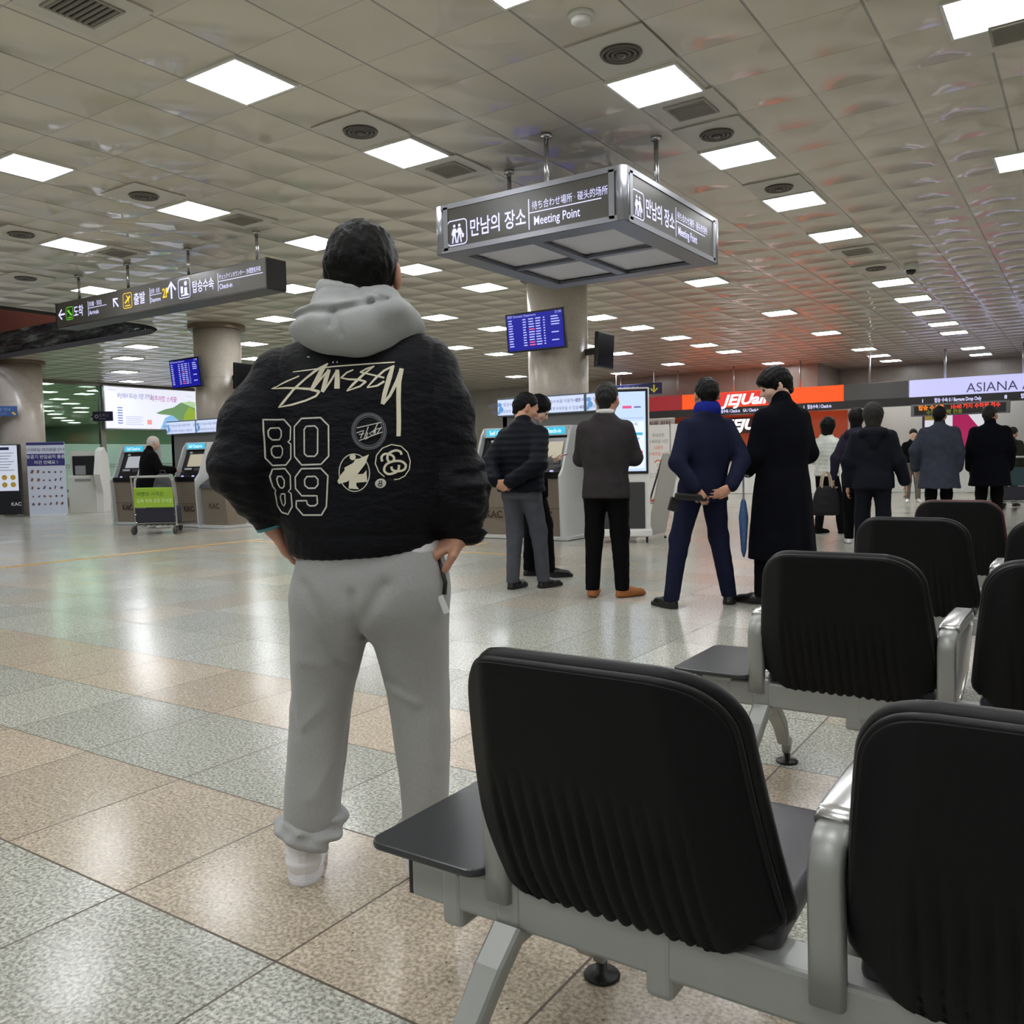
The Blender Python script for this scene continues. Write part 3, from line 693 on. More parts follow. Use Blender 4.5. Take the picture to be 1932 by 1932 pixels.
yb = B(); plane_icon(yb, -.60, .085, .20); yb.text('2F', .17, M @ Matrix.Translation((.285, .125, 0)), squash=.8, bold=.02); yb.build('departures_symbol', GLOW_Y, t)
for x in (-8.51, -9.85, -11.2, -12.43):
    b = B(); b.sm = True; b.tube([(x+10.5, 0, .35), (x+10.5, 0, CEIL-3.235)], .02, 14); b.lathe([(.05, CEIL-3.265), (.05, CEIL-3.235)], 16, Matrix.Translation((x+10.5, 0, 0))); b.build('rod', M_STEEL, t)

# flight information monitors on the pillars
M_SCR = glow('blue_screen', (24, 26, 150), .9); M_SCRL = glow('screen_text_pale', (190, 195, 255), .9); M_SCRR = glow('screen_text_red', (255, 110, 130), .9)
def monitor(label, loc, rz, wd, hg, tilt, on=True, arm=.3):
    t = thing('flight_monitor', label, 'monitor', loc, rz)
    b = B(); b.box((0, 0, 0), (wd, .06, hg), (tilt, 0, 0), .006); b.build('housing', M_BLACK, t)
    R = Matrix.Rotation(tilt, 4, 'X'); M = R @ facing((-wd/2, -.032, -hg/2), 0)
    if on:
        b = B(); b.faces([M @ Vector((x*wd, y*hg, 0)) for x, y in ((.025, .05), (.975, .05), (.975, .95), (.025, .95))], [(0, 1, 2, 3)])
        b.mi = 1; M2 = R @ facing((-wd/2, -.0335, -hg/2), 0); rnd = random.Random(3)
        def bar(x, y, w_, h=.028): b.faces([M2 @ Vector((p*wd, q*hg, 0)) for p, q in ((x, y), (x+w_, y), (x+w_, y+h), (x, y+h))], [(0, 1, 2, 3)])
        for i in range(11):
            y = .80-.065*i
            for x, w_ in ((.05, .08), (.30, .06), (.40, .10), (.52, .10), (.65, .03), (.78, .15)):
                if x == .78 and i > 3 and i % 3: continue
                b.mi = 2 if (x == .40 and i in (4, 9, 10)) else 1; bar(x, y, w_*(.75+.25*rnd.random()))
        b.mi = 1; b.text('출발 Domestic Departures', .045*wd/1., M2 @ Matrix.Translation((.04*wd, .885*hg, 0))); b.text('21:05', .05*wd, M2 @ Matrix.Translation((.85*wd, .885*hg, 0)))
        b.build('screen', [M_SCR, M_SCRL, M_SCRR], t)
    else:
        b = B(); b.faces([M @ Vector((x*wd, y*hg, 0)) for x, y in ((.03, .04), (.97, .04), (.97, .96), (.03, .96))], [(0, 1, 2, 3)]); b.build('screen', mat('dark_screen', (10, 10, 12), .15), t)
    b = B(); b.box((0, arm/2+.02, 0), (.09, arm, .09)); b.box((0, .05, 0), (.3, .04, .2)); b.build('bracket', M_DARK, t)
monitor('lit blue flight information monitor on the central round pillar', (-6.89, 11.0, 3.03), 0, 1.02, .58, .10, True, .172)
monitor('dark flight monitor turned sideways on the right side of the central pillar', (-6.14, 11.72, 2.74), PI/2, .52, .52, .06, False, .285)
monitor('lit blue flight information monitor on the left round pillar', (-14.95, 10.80, 2.99), -.05, 1.0, .58, .10, True, .16)
monitor('dark flight monitor turned sideways on the right side of the left pillar', (-14.0, 11.45, 2.9), PI/2, .52, .52, .06, False, .31)

# ------------------------------------------------------------------ self check-in kiosks and their backdrops
M_KIOSK = mat('kiosk_taupe', (138, 126, 112), .4, .15); M_KSIDE = mat('kiosk_side_white', (206, 208, 208), .35); M_KBLK = mat('kiosk_black', (30, 30, 32), .25)
M_CYAN = glow('cyan_sign', (70, 200, 235), .85); M_LETW = glow('white_letters', (240, 250, 255), 1.1); M_LOGO = mat('logo_brown', (74, 52, 42), .5)
def kiosk(label, x, y, rz=0., wd=.62, scr=(205, 196, 170), h=1.60):
    t = thing('check_in_kiosk', label, 'kiosk', (x, y, 0), rz, 'self check-in kiosks')
    b = B(); b.box((0, .12, .03), (wd+.18, .66, .05), None, .01); b.build('base', M_KSIDE, t)
    hw = wd/2
    # profile of the body in (y, z): leaning lower front, tray, reclined screen, head
    lower = [(-.14, .055), (-.20, .86), (.36, .86), (.36, .055)]
    b = B(); M = Matrix.Translation((-hw, 0, 0)) @ Matrix(((0, 0, 1, 0), (1, 0, 0, 0), (0, 1, 0, 0), (0, 0, 0, 1)))
    b.prism(lower, wd, M); lp = b.build('lower_panel', M_KIOSK, t)
    b = B(); b.text('KAC', .15, Matrix.Translation((.0, -.172, .30)) @ Matrix.Rotation(math.radians(94.3), 4, 'X') , 'CENTER', bold=.03); b.quad((-hw, -.1832, .44), (hw, -.1832, .44), (hw, -.1839, .447), (-hw, -.1839, .447)); b.build('lettering', M_LOGO, lp)
    up = [(-.22, .86), (-.22, .95), (-.10, .97), (.10, 1.46), (.36, 1.46), (.36, .86)]
    b = B(); b.prism(up, wd, M); con = b.build('console', M_KBLK, t)
    sl = math.atan2(.20, .49); R = Matrix.Translation((0, 0, 1.215)) @ Matrix.Rotation(-sl, 4, 'X')
    MS = R @ facing((0, -.004, 0), 0)
    def pan(nm, x0, z0, x1, z1, m, th=.012):
        b = B(); b.box(((x0+x1)/2, -th/2, (z0+z1)/2), (x1-x0, th, z1-z0), None, .004); o = b.build(nm, m, con); o.matrix_local = R; return o
    pan('screen', -hw*.55, -.08, hw*.72, .17, glow('kiosk_screen_%d' % scr[0], scr, .55)); pan('passport_slot', -hw*.7, -.15, -.02, -.11, mat('slot_grey', (190, 192, 196), .35))
    pan('card_reader', .05, -.17, hw*.7, -.11, M_DARK); pan('camera', -hw*.62, .19, -hw*.42, .225, M_WHITE)
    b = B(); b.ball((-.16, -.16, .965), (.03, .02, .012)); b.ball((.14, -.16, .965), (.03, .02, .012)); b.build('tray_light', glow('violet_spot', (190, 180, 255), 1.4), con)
    for s in (-1, 1):
        side = [(-.24, .055), (-.27, .90), (-.18, 1.0), (.02, 1.50), (.10, h), (.40, h), (.40, .055)]
        b = B(); b.prism(side, .035, Matrix.Translation((s*(hw+.018)-.0175, 0, 0)) @ Matrix(((0, 0, 1, 0), (1, 0, 0, 0), (0, 1, 0, 0), (0, 0, 0, 1)))); b.build('side_panel', M_KSIDE, t)
    b = B(); b.box((0, .22, 1.53), (wd, .34, .14), None, .01); hd = b.build('head', M_KSIDE, t)
    b = B(); b.box((0, .045, 1.53), (wd*.8, .012, .10)); sg = b.build('head_sign', M_CYAN, t)
    b = B(); b.text('Self Check-in', .085, facing((0, .037, 1.50), 0), 'CENTER', squash=.85, bold=.006); b.build('lettering', M_LETW, sg)
    return t
kiosk('self check-in kiosk left of the man in the quilted jacket', -7.22, 10.45, 0, .62, (200, 205, 210))
kiosk('self check-in kiosk behind the two men at the phone', -6.38, 10.45, 0, .62)
kiosk('leftmost self check-in kiosk, behind the luggage cart', -16.2, 10.35, .12, .66, (200, 205, 210))
kiosk('self check-in kiosk used by the white-haired man', -14.2, 10.35, .05, .62)
def header(label, x0, x1, y, panels, z0=1.79, z1=2.07, legs=True):
    t = thing('kiosk_backdrop', label, 'backdrop panel', ((x0+x1)/2, y, 0)); wd = x1-x0
    b = B(); b.box((0, .10, z0/2+.4), (wd-.1, .05, z0-.8)); b.build('back_panel', mat('backdrop_grey', (122, 122, 120), .45), t)
    b = B(); b.box((0, .06, (z0+z1)/2), (wd, .10, z1-z0), None, .008); b.build('sign_box', mat('sign_box_edge', (104, 112, 122), .35, .3), t)
    for x in (-wd/2+.1, wd/2-.1): b = B(); b.box((x, .11, z0/2), (.08, .07, z0)); b.build('post', M_ALU, t)
    pw = wd/panels
    for i in range(panels):
        c = -wd/2+pw*(i+.5); b = B(); b.box((c, .005, (z0+z1)/2), (pw-.05, .012, z1-z0-.045)); p = b.build('lit_panel', glow('pale_blue_lightbox', (206, 218, 248), .92), t)
        b = B(); M = facing((c, -.003, (z0+z1)/2), 0); b.text('셀프체크인 탑승수속을 이용하시면', .06, M @ Matrix.Translation((-.12, .02, 0)), 'CENTER', squash=1.0); b.text('빠르고 편리하게 수속하실 수 있습니다', .06, M @ Matrix.Translation((-.05, -.085, 0)), 'CENTER', squash=.9)
        b.build('lettering', mat('grey_violet_print', (120, 120, 160), .5), p)
        b = B()
        for q, (px, py, r) in enumerate(((-.42, .04, .035), (-.39, -.03, .045), (-.44, -.08, .025))): b.faces([M @ Vector((px*pw/1.0+r*math.cos(k), py+r*math.sin(k), .0005)) for k in np.linspace(0, 5.9, 12)], [tuple(range(12))])
        b.build('emblem', glow('soft_blue_print', (110, 165, 225), .7), p)
    return t
header('long lightbox backdrop over the kiosks at the central pillar', -7.62, -5.30, 10.98, 3)
header('lightbox backdrop over the kiosks at the left pillar', -15.72, -13.80, 10.82, 2)
# low bag-drop stand right of the left kiosks
t = thing('bag_tag_stand', 'low kiosk with dark top and two light spots, behind the man\'s left elbow', 'kiosk', (-13.42, 10.32, 0), .05)
M = Matrix.Translation((-.31, 0, 0)) @ Matrix(((0, 0, 1, 0), (1, 0, 0, 0), (0, 1, 0, 0), (0, 0, 0, 1)))
b = B(); b.prism([(-.12, .05), (-.2, .74), (.1, .80), (.3, .80), (.3, .05)], .62, M); lp = b.build('lower_panel', M_KIOSK, t)
b = B(); b.text('KAC', .14, Matrix.Translation((0, -.158, .36)) @ Matrix.Rotation(math.radians(96.6), 4, 'X'), 'CENTER', bold=.03); b.build('lettering', M_LOGO, lp)
b = B(); b.prism([(-.24, .74), (-.2, .80), (.1, .98), (.3, .98), (.3, .78)], .62, M); b.build('console', M_KBLK, t)
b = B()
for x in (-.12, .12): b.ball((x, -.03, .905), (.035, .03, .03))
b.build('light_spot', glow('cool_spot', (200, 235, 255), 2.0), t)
b = B(); b.box((0, .05, .03), (.72, .6, .05)); b.build('base', M_KSIDE, t)
for nm, x, lab, c, w_, h_ in (('queue_post', -12.95, 'short white stand right of the bag tag kiosk', (226, 222, 208), .18, .88),):
    t = thing(nm, lab, 'stand', (x+.26, 10.8, 0)); b = B(); b.box((0, 0, h_/2), (w_, .08, h_), None, .01); b.build('panel', mat('cream_panel', c, .4), t); b = B(); b.box((0, 0, .015), (.7, .4, .03), None, .01); b.build('base', M_WHITE, t)
t = thing('partition_panel', 'low brown panel with a red end beside the white stand', 'panel', (-12.2, 11.1, 0)); b = B(); b.box((0, 0, .33), (.36, .06, .66)); b.build('panel', mat('brown_panel', (132, 108, 98), .5), t); b = B(); b.box((.42, 0, .30), (.42, .06, .56)); b.build('red_end', mat('dull_red', (128, 34, 34), .5), t)
b = B(); b.box((.19, -.01, .30), (.10, .08, .5)); b.build('pale_strip', M_WHITE, t)

# ------------------------------------------------------------------ digital display, easel board, banners
t = thing('display_stand', 'wheeled digital display with lit pale blue screen behind the suited man', 'display', (-5.20, 10.42, 0), math.radians(26))
b = B(); b.box((0, .04, 1.06), (.70, .08, 1.98), None, .015); b.box((0, .04, .13), (.74, .40, .10), None, .02); b.build('cabinet', M_WHITE, t)
b = B(); b.box((0, -.005, 1.47), (.66, .02, 1.12), None, .006); b.build('bezel', M_BLACK, t)
b = B(); b.box((0, -.018, 1.47), (.60, .008, 1.05)); sc_ = b.build('screen', glow('display_pale', (196, 218, 252), .95), t)
M = facing((-.30, -.0235, .945), 0); b = B()
def bar(x, y, w_, h, mi): b.mi = mi; b.faces([M @ Vector(p) for p in ((x, y, 0), (x+w_, y, 0), (x+w_, y+h, 0), (x, y+h, 0))], [(0, 1, 2, 3)])
bar(.30, .83, .12, .035, 1); bar(.45, .835, .09, .022, 2); bar(.02, .70, .56, .004, 2)
bar(.02, .04, .56, .62, 3)
M = facing((-.30, -.0242, .945), 0)
b.mi = 2; b.text('국내선 탑승수속', .06, M @ Matrix.Translation((.30, .60, 0)), 'CENTER'); b.text('안내 정보', .055, M @ Matrix.Translation((.30, .535, 0)), 'CENTER')
bar(.04, .475, .52, .035, 4); bar(.06, .42, .46, .022, 5); bar(.06, .375, .38, .022, 5); bar(.06, .33, .42, .022, 5); bar(.06, .235, .50, .035, 1)
for i in range(3): bar(.10, .17-.035*i, .40-.04*i, .014, 2)
b.build('screen_content', [M_LETW, glow('pink_bar', (232, 90, 140), .9), glow('grey_blue_print', (120, 120, 170), .8), glow('screen_white', (228, 238, 255), .95), glow('teal_bar', (70, 175, 205), .9), glow('sky_bar', (140, 195, 235), .9)], sc_)
b = B(); b.box((0, -.012, .48), (.56, .03, .64), None, .01); b.build('lower_panel', mat('charcoal_panel', (58, 58, 58), .45), t)
for x in (-.3, .3):
    for y in (-.1, .18): b = B(); b.sm = True; b.lathe([(.035, -.012), (.035, .012)], 14, Matrix.Translation((x, y, .035)) @ Matrix.Rotation(PI/2, 4, 'Y')); b.sm = False; b.box((x, y, .065), (.03, .04, .04)); b.build('caster', M_BLACK, t)
t = thing('easel_board', 'grey folding A-frame board seen almost edge-on right of the display', 'sign board', (-5.28, 11.42, 0), math.radians(88))
for s, nm in ((1, 'front_board'), (-1, 'back_frame')):
    b = B()
    if s == 1: b.box((0, -.22, .60), (.56, .025, 1.18), (.22, 0, 0), .006); b.build(nm, mat('easel_grey', (176, 174, 168), .4), t)
    else:
        for x in (-.26, .26): b.tube([(x, .30, .01), (x, -.07, 1.1)], .014, 8)
        b.tube([(-.26, .25, .18), (.26, .25, .18)], .012, 8); b.build(nm, M_DARK, t)
for x in (-.25, .25): b = B(); b.sm = True; b.lathe([(.02, 0), (.016, .03)], 10, Matrix.Translation((x, -.352, 0))); b.build('foot', M_BLACK, t)
M_BAN = mat('banner_white', (222, 220, 216), .5); M_ORG = mat('banner_orange', (228, 92, 34), .5); M_AMB = mat('banner_amber', (214, 122, 48), .5)
def banner(label, x, y, wd, m2, body, extra):
    t = thing('standing_banner', label, 'banner', (x, y, 0), -.02, 'airline banners')
    b = B(); b.box((0, 0, .97), (wd, .012, 1.88)); p = b.build('sheet', M_BAN, t)
    b = B(); M = facing((-wd/2, -.0075, .03), 0); n = 10
    cur = [(wd*(i/n), .05+.62*(i/n)**2.2) for i in range(n+1)]; b.faces([M @ Vector((q, z, 0)) for q, z in cur]+[M @ Vector((wd, 0, 0)), M @ Vector((0, 0, 0))], [tuple(range(n+3))])
    b.build('swoosh', m2, p)
    b = B(); M = facing((0, -.0085, 0), 0)
    for i, (s, c) in enumerate(body): b.mi = c; b.text(s, .10, M @ Matrix.Translation((0, 1.62-.15*i, 0)), 'CENTER', squash=.9, bold=.006)
    b.mi = 1
    if extra:
        ribbon(b, arc((0, .93), .12, -1.9, 2.6, 22), .03, M); b.text('15', .13, M @ Matrix.Translation((0, .885, 0)), 'CENTER'); b.text('Jeju air', .06, facing((.08, -.0095, .12), 0), 'CENTER')
    b.mi = 0
    for i in range(2): b.text('항공기 출발 전 수속 마감', .045, M @ Matrix.Translation((0, .70-.07*i, 0)), 'CENTER')
    b.build('lettering', [mat('banner_grey_print', (120, 116, 112), .5), mat('banner_orange_print', (222, 110, 70), .5)], p)
    b = B(); b.box((0, .02, .02), (wd, .16, .04), None, .01); b.tube([(0, .03, .04), (0, .03, 1.88)], .012, 8); b.build('stand', M_ALU, t)
banner('white airline banner with orange swoosh and round 15 minute dial', -8.78, 19.5, .58, M_ORG, (('국내선은', 0), ('수속마감 시간', 0), ('15분전', 1), ('수속마감 시간', 1)), True)
banner('white airline banner with amber swoosh, right of the dial banner', -8.16, 19.5, .58, M_AMB, (('항공 체크', 0), ('위탁 수하물', 0), ('안내사항', 0)), False)
t = thing('orange_banner', 'white banner with orange top half hidden behind the wheeled display', 'banner', (-9.95, 20.9, 0), 0, 'airline banners')
b = B(); b.box((0, 0, .97), (.56, .012, 1.8)); p = b.build('sheet', M_BAN, t); b = B(); b.box((0, -.008, 1.75), (.55, .006, .24)); b.build('orange_field', M_ORG, p); b = B(); b.box((0, .02, .02), (.56, .16, .04)); b.build('stand', M_ALU, t)
t = thing('counter_sign', 'grey counter sign board with dark lettering above the dial banner', 'sign board', (-10.05, 22.3, 0))
b = B(); b.box((0, 0, 1.1), (1.0, .12, 2.2), None, .03); b.build('board', mat('board_grey', (150, 144, 138), .4), t); b = B(); b.text('수하물 위탁', .17, facing((0, -.066, 1.98), 0), 'CENTER', bold=.02); b.build('lettering', mat('dark_red_print', (88, 50, 46), .5), t)

# ------------------------------------------------------------------ check-in counters at the back
FY = 27.0
t = thing('fascia_sign', 'long suspended check-in fascia with orange, grey and lilac sections', 'sign', (-7.4, FY, 2.44))
def fx(x): return x+7.4
b = B(); b.box((fx(-5.9), .15, .115), (16.6, .3, .23)); b.build('number_strip', mat('fascia_black', (42, 40, 40), .35), t)
M_FORG = glow('orange_lightbox', (255, 84, 14), 1.0); M_LIL = glow('lilac_lightbox', (196, 196, 244), .98); M_FRED = glow('red_lightbox', (150, 32, 40), .8)
def sect(nm, x0, x1, m, z0=.23, z1=.71): b = B(); b.box((fx((x0+x1)/2), .15, (z0+z1)/2), (x1-x0, .32, z1-z0), None, .01); return b.build(nm, m, t)
sect('red_section', -14.2, -11.32, M_FRED); so = sect('orange_section', -11.29, -6.22, M_FORG); sect('grey_section', -6.19, -4.43, mat('fascia_grey', (86, 86, 86), .4)); slx = sect('lilac_section', -4.4, 2.4, M_LIL)
b = B(); M = facing((fx(-9.35), -.016, .28), 0); b.mi = 1; b.faces([M @ Vector(p) for p in ((-.75, -.03, 0), (1.15, -.03, 0), (1.15, .41, 0), (-.75, .41, 0))], [(0, 1, 2, 3)]); b.mi = 0
b.text('JEJUair', .46, M @ Matrix.Translation((.2, .02, .003)), 'CENTER', shear=.3, squash=1.15, bold=.035); b.build('lettering', [M_LETW, glow('red_orange_patch', (226, 50, 40), .9)], so)
b = B(); b.text('ASIANA AIRLINES', .36, facing((fx(-2.95), -.015, .285), 0), squash=.98); b.build('lettering', mat('grey_violet_letters', (104, 100, 150), .4), slx)
b = B()
for x, s, a in ((-10.6, '1', 'C'), (-10.05, '탑승수속 / Check-in', 'L'), (-9.25, 'GA / Check-in', 'L'), (-7.35, '1', 'C'), (-7.25, '탑승수속 / Check-in', 'L'), (-4.05, '1', 'C'), (-3.75, '탑승 수속 0 / Baggage Drop Only', 'L'), (-2.0, '8', 'C'), (-1.65, '탑승수속', 'L')):
    b.text(s, .14, facing((fx(x), -.003, .06), 0), 'CENTER' if a == 'C' else 'LEFT', squash=.62 if a == 'L' else 1., bold=.02)
b.text('안내 · 수하물 / Baggage', .12, facing((fx(-13.4), -.003, .06), 0), squash=.8)
b.build('strip_lettering', GLOW_W, t)
for x in (-13.6, -11.5, -9.6, -7.5, -5.5, -3.5, -1.6, .4): b = B(); b.sm = True; b.tube([(fx(x), .15, .7), (fx(x), .15, CEIL-2.44)], .03, 10); b.build('rod', M_ALU, t)
t = thing('led_board', 'dark LED board with orange and red letters under the lilac sign', 'display', (-3.1, 26.75, 2.12))
b = B(); b.box((0, .08, .16), (2.44, .14, .34), None, .01); b.build('housing', mat('led_frame', (120, 120, 122), .4, .4), t)
b = B(); b.box((0, 0, .15), (2.26, .03, .25)); b.build('screen', M_BLACK, t)
b = B(); b.text('탑승 수속중', .15, facing((-1.02, -.018, .165), 0), bold=.02, squash=.9); b.mi = 1; b.text('10:40 까지 수하물 접수', .15, facing((-.22, -.018, .165), 0), bold=.02, squash=.86); b.mi = 2; b.text('수하물 위탁 전용', .13, facing((-.82, -.018, .04), 0), bold=.015, squash=1.0)
b.build('lettering', [glow('led_orange', (255, 140, 30), 1.1), glow('led_red', (250, 60, 40), 1.1), glow('led_green', (130, 140, 30), .8)], t)
for x in (-.9, .9): b = B(); b.box((x, .22, .305), (.05, .36, .028)); b.build('hanger', M_ALU, t)
t = thing('back_panel_orange', 'orange back panel with white airline lettering behind the counters', 'wall panel', (-9.1, 27.9, 0))
b = B(); b.box((0, .1, 1.95), (5.6, .1, 1.0)); b.mi = 1; b.box((0, .1, .95), (5.6, .1, 1.0)); b.build('panel', [mat('burnt_orange', (186, 76, 32), .45), M_WALL], t)
b = B(); b.mi = 1; b.box((-.2, .03, 2.12), (2.2, .05, .52)); b.mi = 0; b.text('JEJUair', .46, facing((-.25, -.01, 1.98), 0), 'CENTER', shear=.3, squash=1.15, bold=.04); b.build('lettering', [glow('bright_letters', (255, 250, 250), 1.6), mat('dark_backing', (70, 40, 36), .4)], t)
t = thing('back_panel_red', 'dull red back panel behind the white banners', 'wall panel', (-13, 27.9, 0)); b = B(); b.box((0, .1, 1.2), (2.2, .1, 2.4)); b.build('panel', mat('dull_red_panel', (140, 44, 40), .45), t)
t = thing('check_in_counter', 'white check-in counter with coral top behind the white jacket', 'counter', (-7.6, 25.2, 0)); b = B(); b.box((0, 0, .48), (4.2, .6, .96), None, .02); b.build('front', M_WHITE, t); b = B(); b.box((0, -.05, .985), (4.3, .75, .05)); b.build('top', mat('coral_top', (224, 128, 100), .4), t)
t = thing('check_in_counter', 'pale check-in counter behind the grey and black coats', 'counter', (-2.2, 26.3, 0)); b = B(); b.box((0, 0, .5), (5.4, .6, 1.0), None, .02); b.build('front', mat('pale_counter', (212, 214, 210), .4), t); b = B(); b.box((0, -.02, 1.02), (5.5, .7, .04)); b.build('top', mat('steel_blue_top', (90, 98, 104), .4), t)
t = thing('poster_screen', 'white and magenta poster screen in a purple frame over the coats', 'poster', (-3.35, 28.6, 0))
b = B(); b.box((0, .05, 1.45), (1.9, .08, 1.7)); b.build('frame', mat('purple_frame', (64, 40, 84), .4), t)
b = B(); M = facing((-.88, .004, .65), 0)
def q(pts, mi): b.mi = mi; b.faces([M @ Vector((x, y, .001*mi)) for x, y in pts], [tuple(range(len(pts)))])
q([(0, 0), (1.76, 0), (1.76, 1.6), (0, 1.6)], 0); q([(.75, 0), (1.76, 0), (1.76, .7), (1.1, 1.6), (.75, 1.6)], 1); q([(0, 1.4), (.5, 1.4), (.5, 1.6), (0, 1.6)], 2)
b.build('print', [glow('poster_white', (226, 226, 232), .75), glow('poster_magenta', (170, 30, 88), .8), mat('poster_yellow', (180, 160, 60), .5)], t)
for x in (-.6, .6): b = B(); b.box((x, .09, .31), (.06, .06, .62)); b.build('leg', M_DARK, t)
t = thing('hanging_blue_sign', 'small dark blue hanging sign with yellow down arrow', 'sign', (-12.8, 26.6, 3.22)); b = B(); b.box((0, 0, .18), (1.9, .12, .36), None, .01); b.build('housing', mat('navy_sign', (30, 32, 84), .4), t)
M = facing((0, -.064, 0), 0); b = B(); b.text('수하물 위탁 안내', .17, M @ Matrix.Translation((-.85, .15, 0)), squash=.85); b.text('Baggage', .08, M @ Matrix.Translation((-.85, .05, 0))); b.build('lettering', mat('pale_letters', (190, 190, 215), .4), t)
b = B(); ribbon(b, [(.72, .30), (.72, .10)], .06, M); ribbon(b, [(.60, .18), (.72, .06), (.84, .18)], .05, M); b.build('arrow', mat('yellow_arrow', (225, 215, 60), .4), t)
for x in (-.7, .7): b = B(); b.tube([(x, 0, .36), (x, 0, CEIL-3.22)], .018, 8); b.build('rod', M_ALU, t)

# ------------------------------------------------------------------ left side: billboard, boards, machine, cart
t = thing('lit_billboard', 'large lit white billboard with green hill picture on the glass wall', 'billboard', (GX+.16, 18.2, 2.46), PI/2)
b = B(); b.box((0, .0, .72), (3.66, .14, 1.46), None, .01); b.build('light_box', M_ALU, t)
M = facing((-1.79, -.075, 0), 0); b = B()
def q(pts, mi, d=0.): b.mi = mi; b.faces([M @ Vector((x, y, .001*mi)) for x, y in pts], [tuple(range(len(pts)))])
q([(0, .03), (3.58, .03), (3.58, 1.41), (0, 1.41)], 0)
q([(2.0, .03), (3.45, .03), (3.45, .62), (2.6, .60), (2.2, .42)], 1); q([(1.85, .58), (2.2, .72), (2.55, .80), (2.85, .98), (3.2, 1.03), (3.45, 1.0), (3.45, .25), (2.9, .25), (2.5, .52), (2.0, .55)], 2); q([(2.9, .25), (3.45, .25), (3.45, .72), (3.2, .85), (3.0, .6)], 3); q([(2.9, .98), (3.45, .8), (3.45, 1.02), (3.2, 1.05)], 4)
q([(1.5, .18), (1.68, .18), (1.68, .34), (1.5, .34)], 5); b.mi = 6
M = facing((-1.79, -.082, 0), 0)
for i in range(7): q([(.42, .70-.085*i), (.60, .70-.085*i), (.60, .735-.085*i), (.42, .735-.085*i)], 6)
for i in range(5): q([(.70, .42-.065*i), (1.35-.08*(i % 2), .42-.065*i), (1.35-.08*(i % 2), .432-.065*i), (.70, .432-.065*i)], 7)
b.mi = 7; b.text('부산에서 떠나는 가장 가까운', .20, M @ Matrix.Translation((.42, 1.05, .008)), squash=.55, shear=.2, bold=.02); b.mi = 8; b.text('제주여행 스케줄', .22, M @ Matrix.Translation((1.65, 1.0, .008)), squash=.7, shear=.2, bold=.02); b.mi = 7; b.text('AIR BUSAN', .06, M @ Matrix.Translation((.1, 1.28, .008))); b.text('Jeju Airlines', .05, M @ Matrix.Translation((3.1, 1.2, .008)))
b.build('picture', [glow('billboard_white', (236, 238, 252), .92), glow('bb_blue', (140, 190, 235), .9), glow('bb_green', (120, 160, 110), .75), glow('bb_lime', (150, 180, 60), .8), glow('bb_pale_green', (180, 210, 160), .9), glow('bb_coral', (240, 160, 160), .9), glow('bb_slate', (110, 130, 190), .8), glow('bb_grey', (150, 150, 190), .85), glow('bb_pink', (200, 140, 190), .85)], t)
t = thing('blade_sign', 'small dark blade sign on the glass wall post left of the billboard', 'sign', (GX+.42, 16.2, 2.70)); b = B(); b.box((0, 0, .16), (.66, .05, .31), (0, 0, .55), .008); b.build('plate', mat('indigo_plate', (44, 36, 72), .4), t)
b = B(); Mx = Matrix.Rotation(.55, 4, 'Z') @ facing((0, -.028, 0), 0); b.text('도착 2', .12, Mx @ Matrix.Translation((-.12, .15, 0))); b.text('Arrivals', .07, Mx @ Matrix.Translation((-.12, .06, 0))); ribbon(b, arc((-.2, .16), .05, 0, 2*PI, 14), .03, Mx); b.build('lettering', mat('pale_print', (190, 185, 200), .4), t)
b = B(); b.box((-.30, -.12, .16), (.2, .04, .05), (0, 0, .55)); b.build('bracket', M_DARK, t)
FA = math.radians(62)     # these boards turn toward the hall's open side
t = thing('pillar_sign', 'small blue sign with a yellow dot on the far left pillar', 'sign', (-23.02, 11.05, 2.52), math.radians(50)); b = B(); b.box((0, -.06, .13), (.95, .03, .26), None, .008); b.build('plate', mat('blue_plate', (66, 98, 156), .4), t)
b = B(); M = facing((0, -.077, 0), 0); b.text('국내선 출발 안내', .09, M @ Matrix.Translation((-.3, .14, 0))); b.text('Domestic Departures', .06, M @ Matrix.Translation((-.3, .05, 0))); b.mi = 1; ribbon(b, [(.36, .10), (.44, .04)], .05, M); b.build('lettering', [mat('light_blue_print', (150, 175, 220), .4), mat('yellow_print', (225, 190, 80), .4)], t)
b = B(); b.box((0, .05, .13), (.3, .2, .12)); b.build('bracket', M_DARK, t)
t = thing('poster_stand', 'black wheeled poster stand with white notice at the left edge', 'sign board', (-22.35, 10.85, 0), math.radians(40)); b = B(); b.box((0, 0, .93), (.74, .12, 1.74), None, .02); b.build('cabinet', mat('stand_black', (26, 28, 34), .35), t)
b = B(); b.box((0, -.065, 1.21), (.64, .012, 1.12), None, .02); p = b.build('notice', glow('notice_white', (214, 220, 236), .7), t)
b = B(); M = facing((0, -.073, 0), 0)
b.mi = 0; ribbon(b, [(-.14, 1.69), (.14, 1.69)], .07, M)
for i in range(7): b.mi = 1; ribbon(b, [(-.24, 1.58-.07*i), (.24-.06*(i % 3), 1.58-.07*i)], .016, M)
b.mi = 2
for x in (-.2, 0, .2):
    for z in (.98, .80): b.faces([M @ Vector((x+.065*math.cos(k), z+.065*math.sin(k), 0)) for k in np.linspace(0, 5.9, 14)], [tuple(range(14))])
b.build('print', [mat('navy_print', (40, 50, 90), .5), mat('grey_print', (150, 154, 170), .5), mat('gold_print', (214, 176, 70), .5)], p)
b = B(); b.text('KAC', .12, facing((.12, -.064, .28), 0), bold=.02); b.build('lettering', M_WHITE, t)
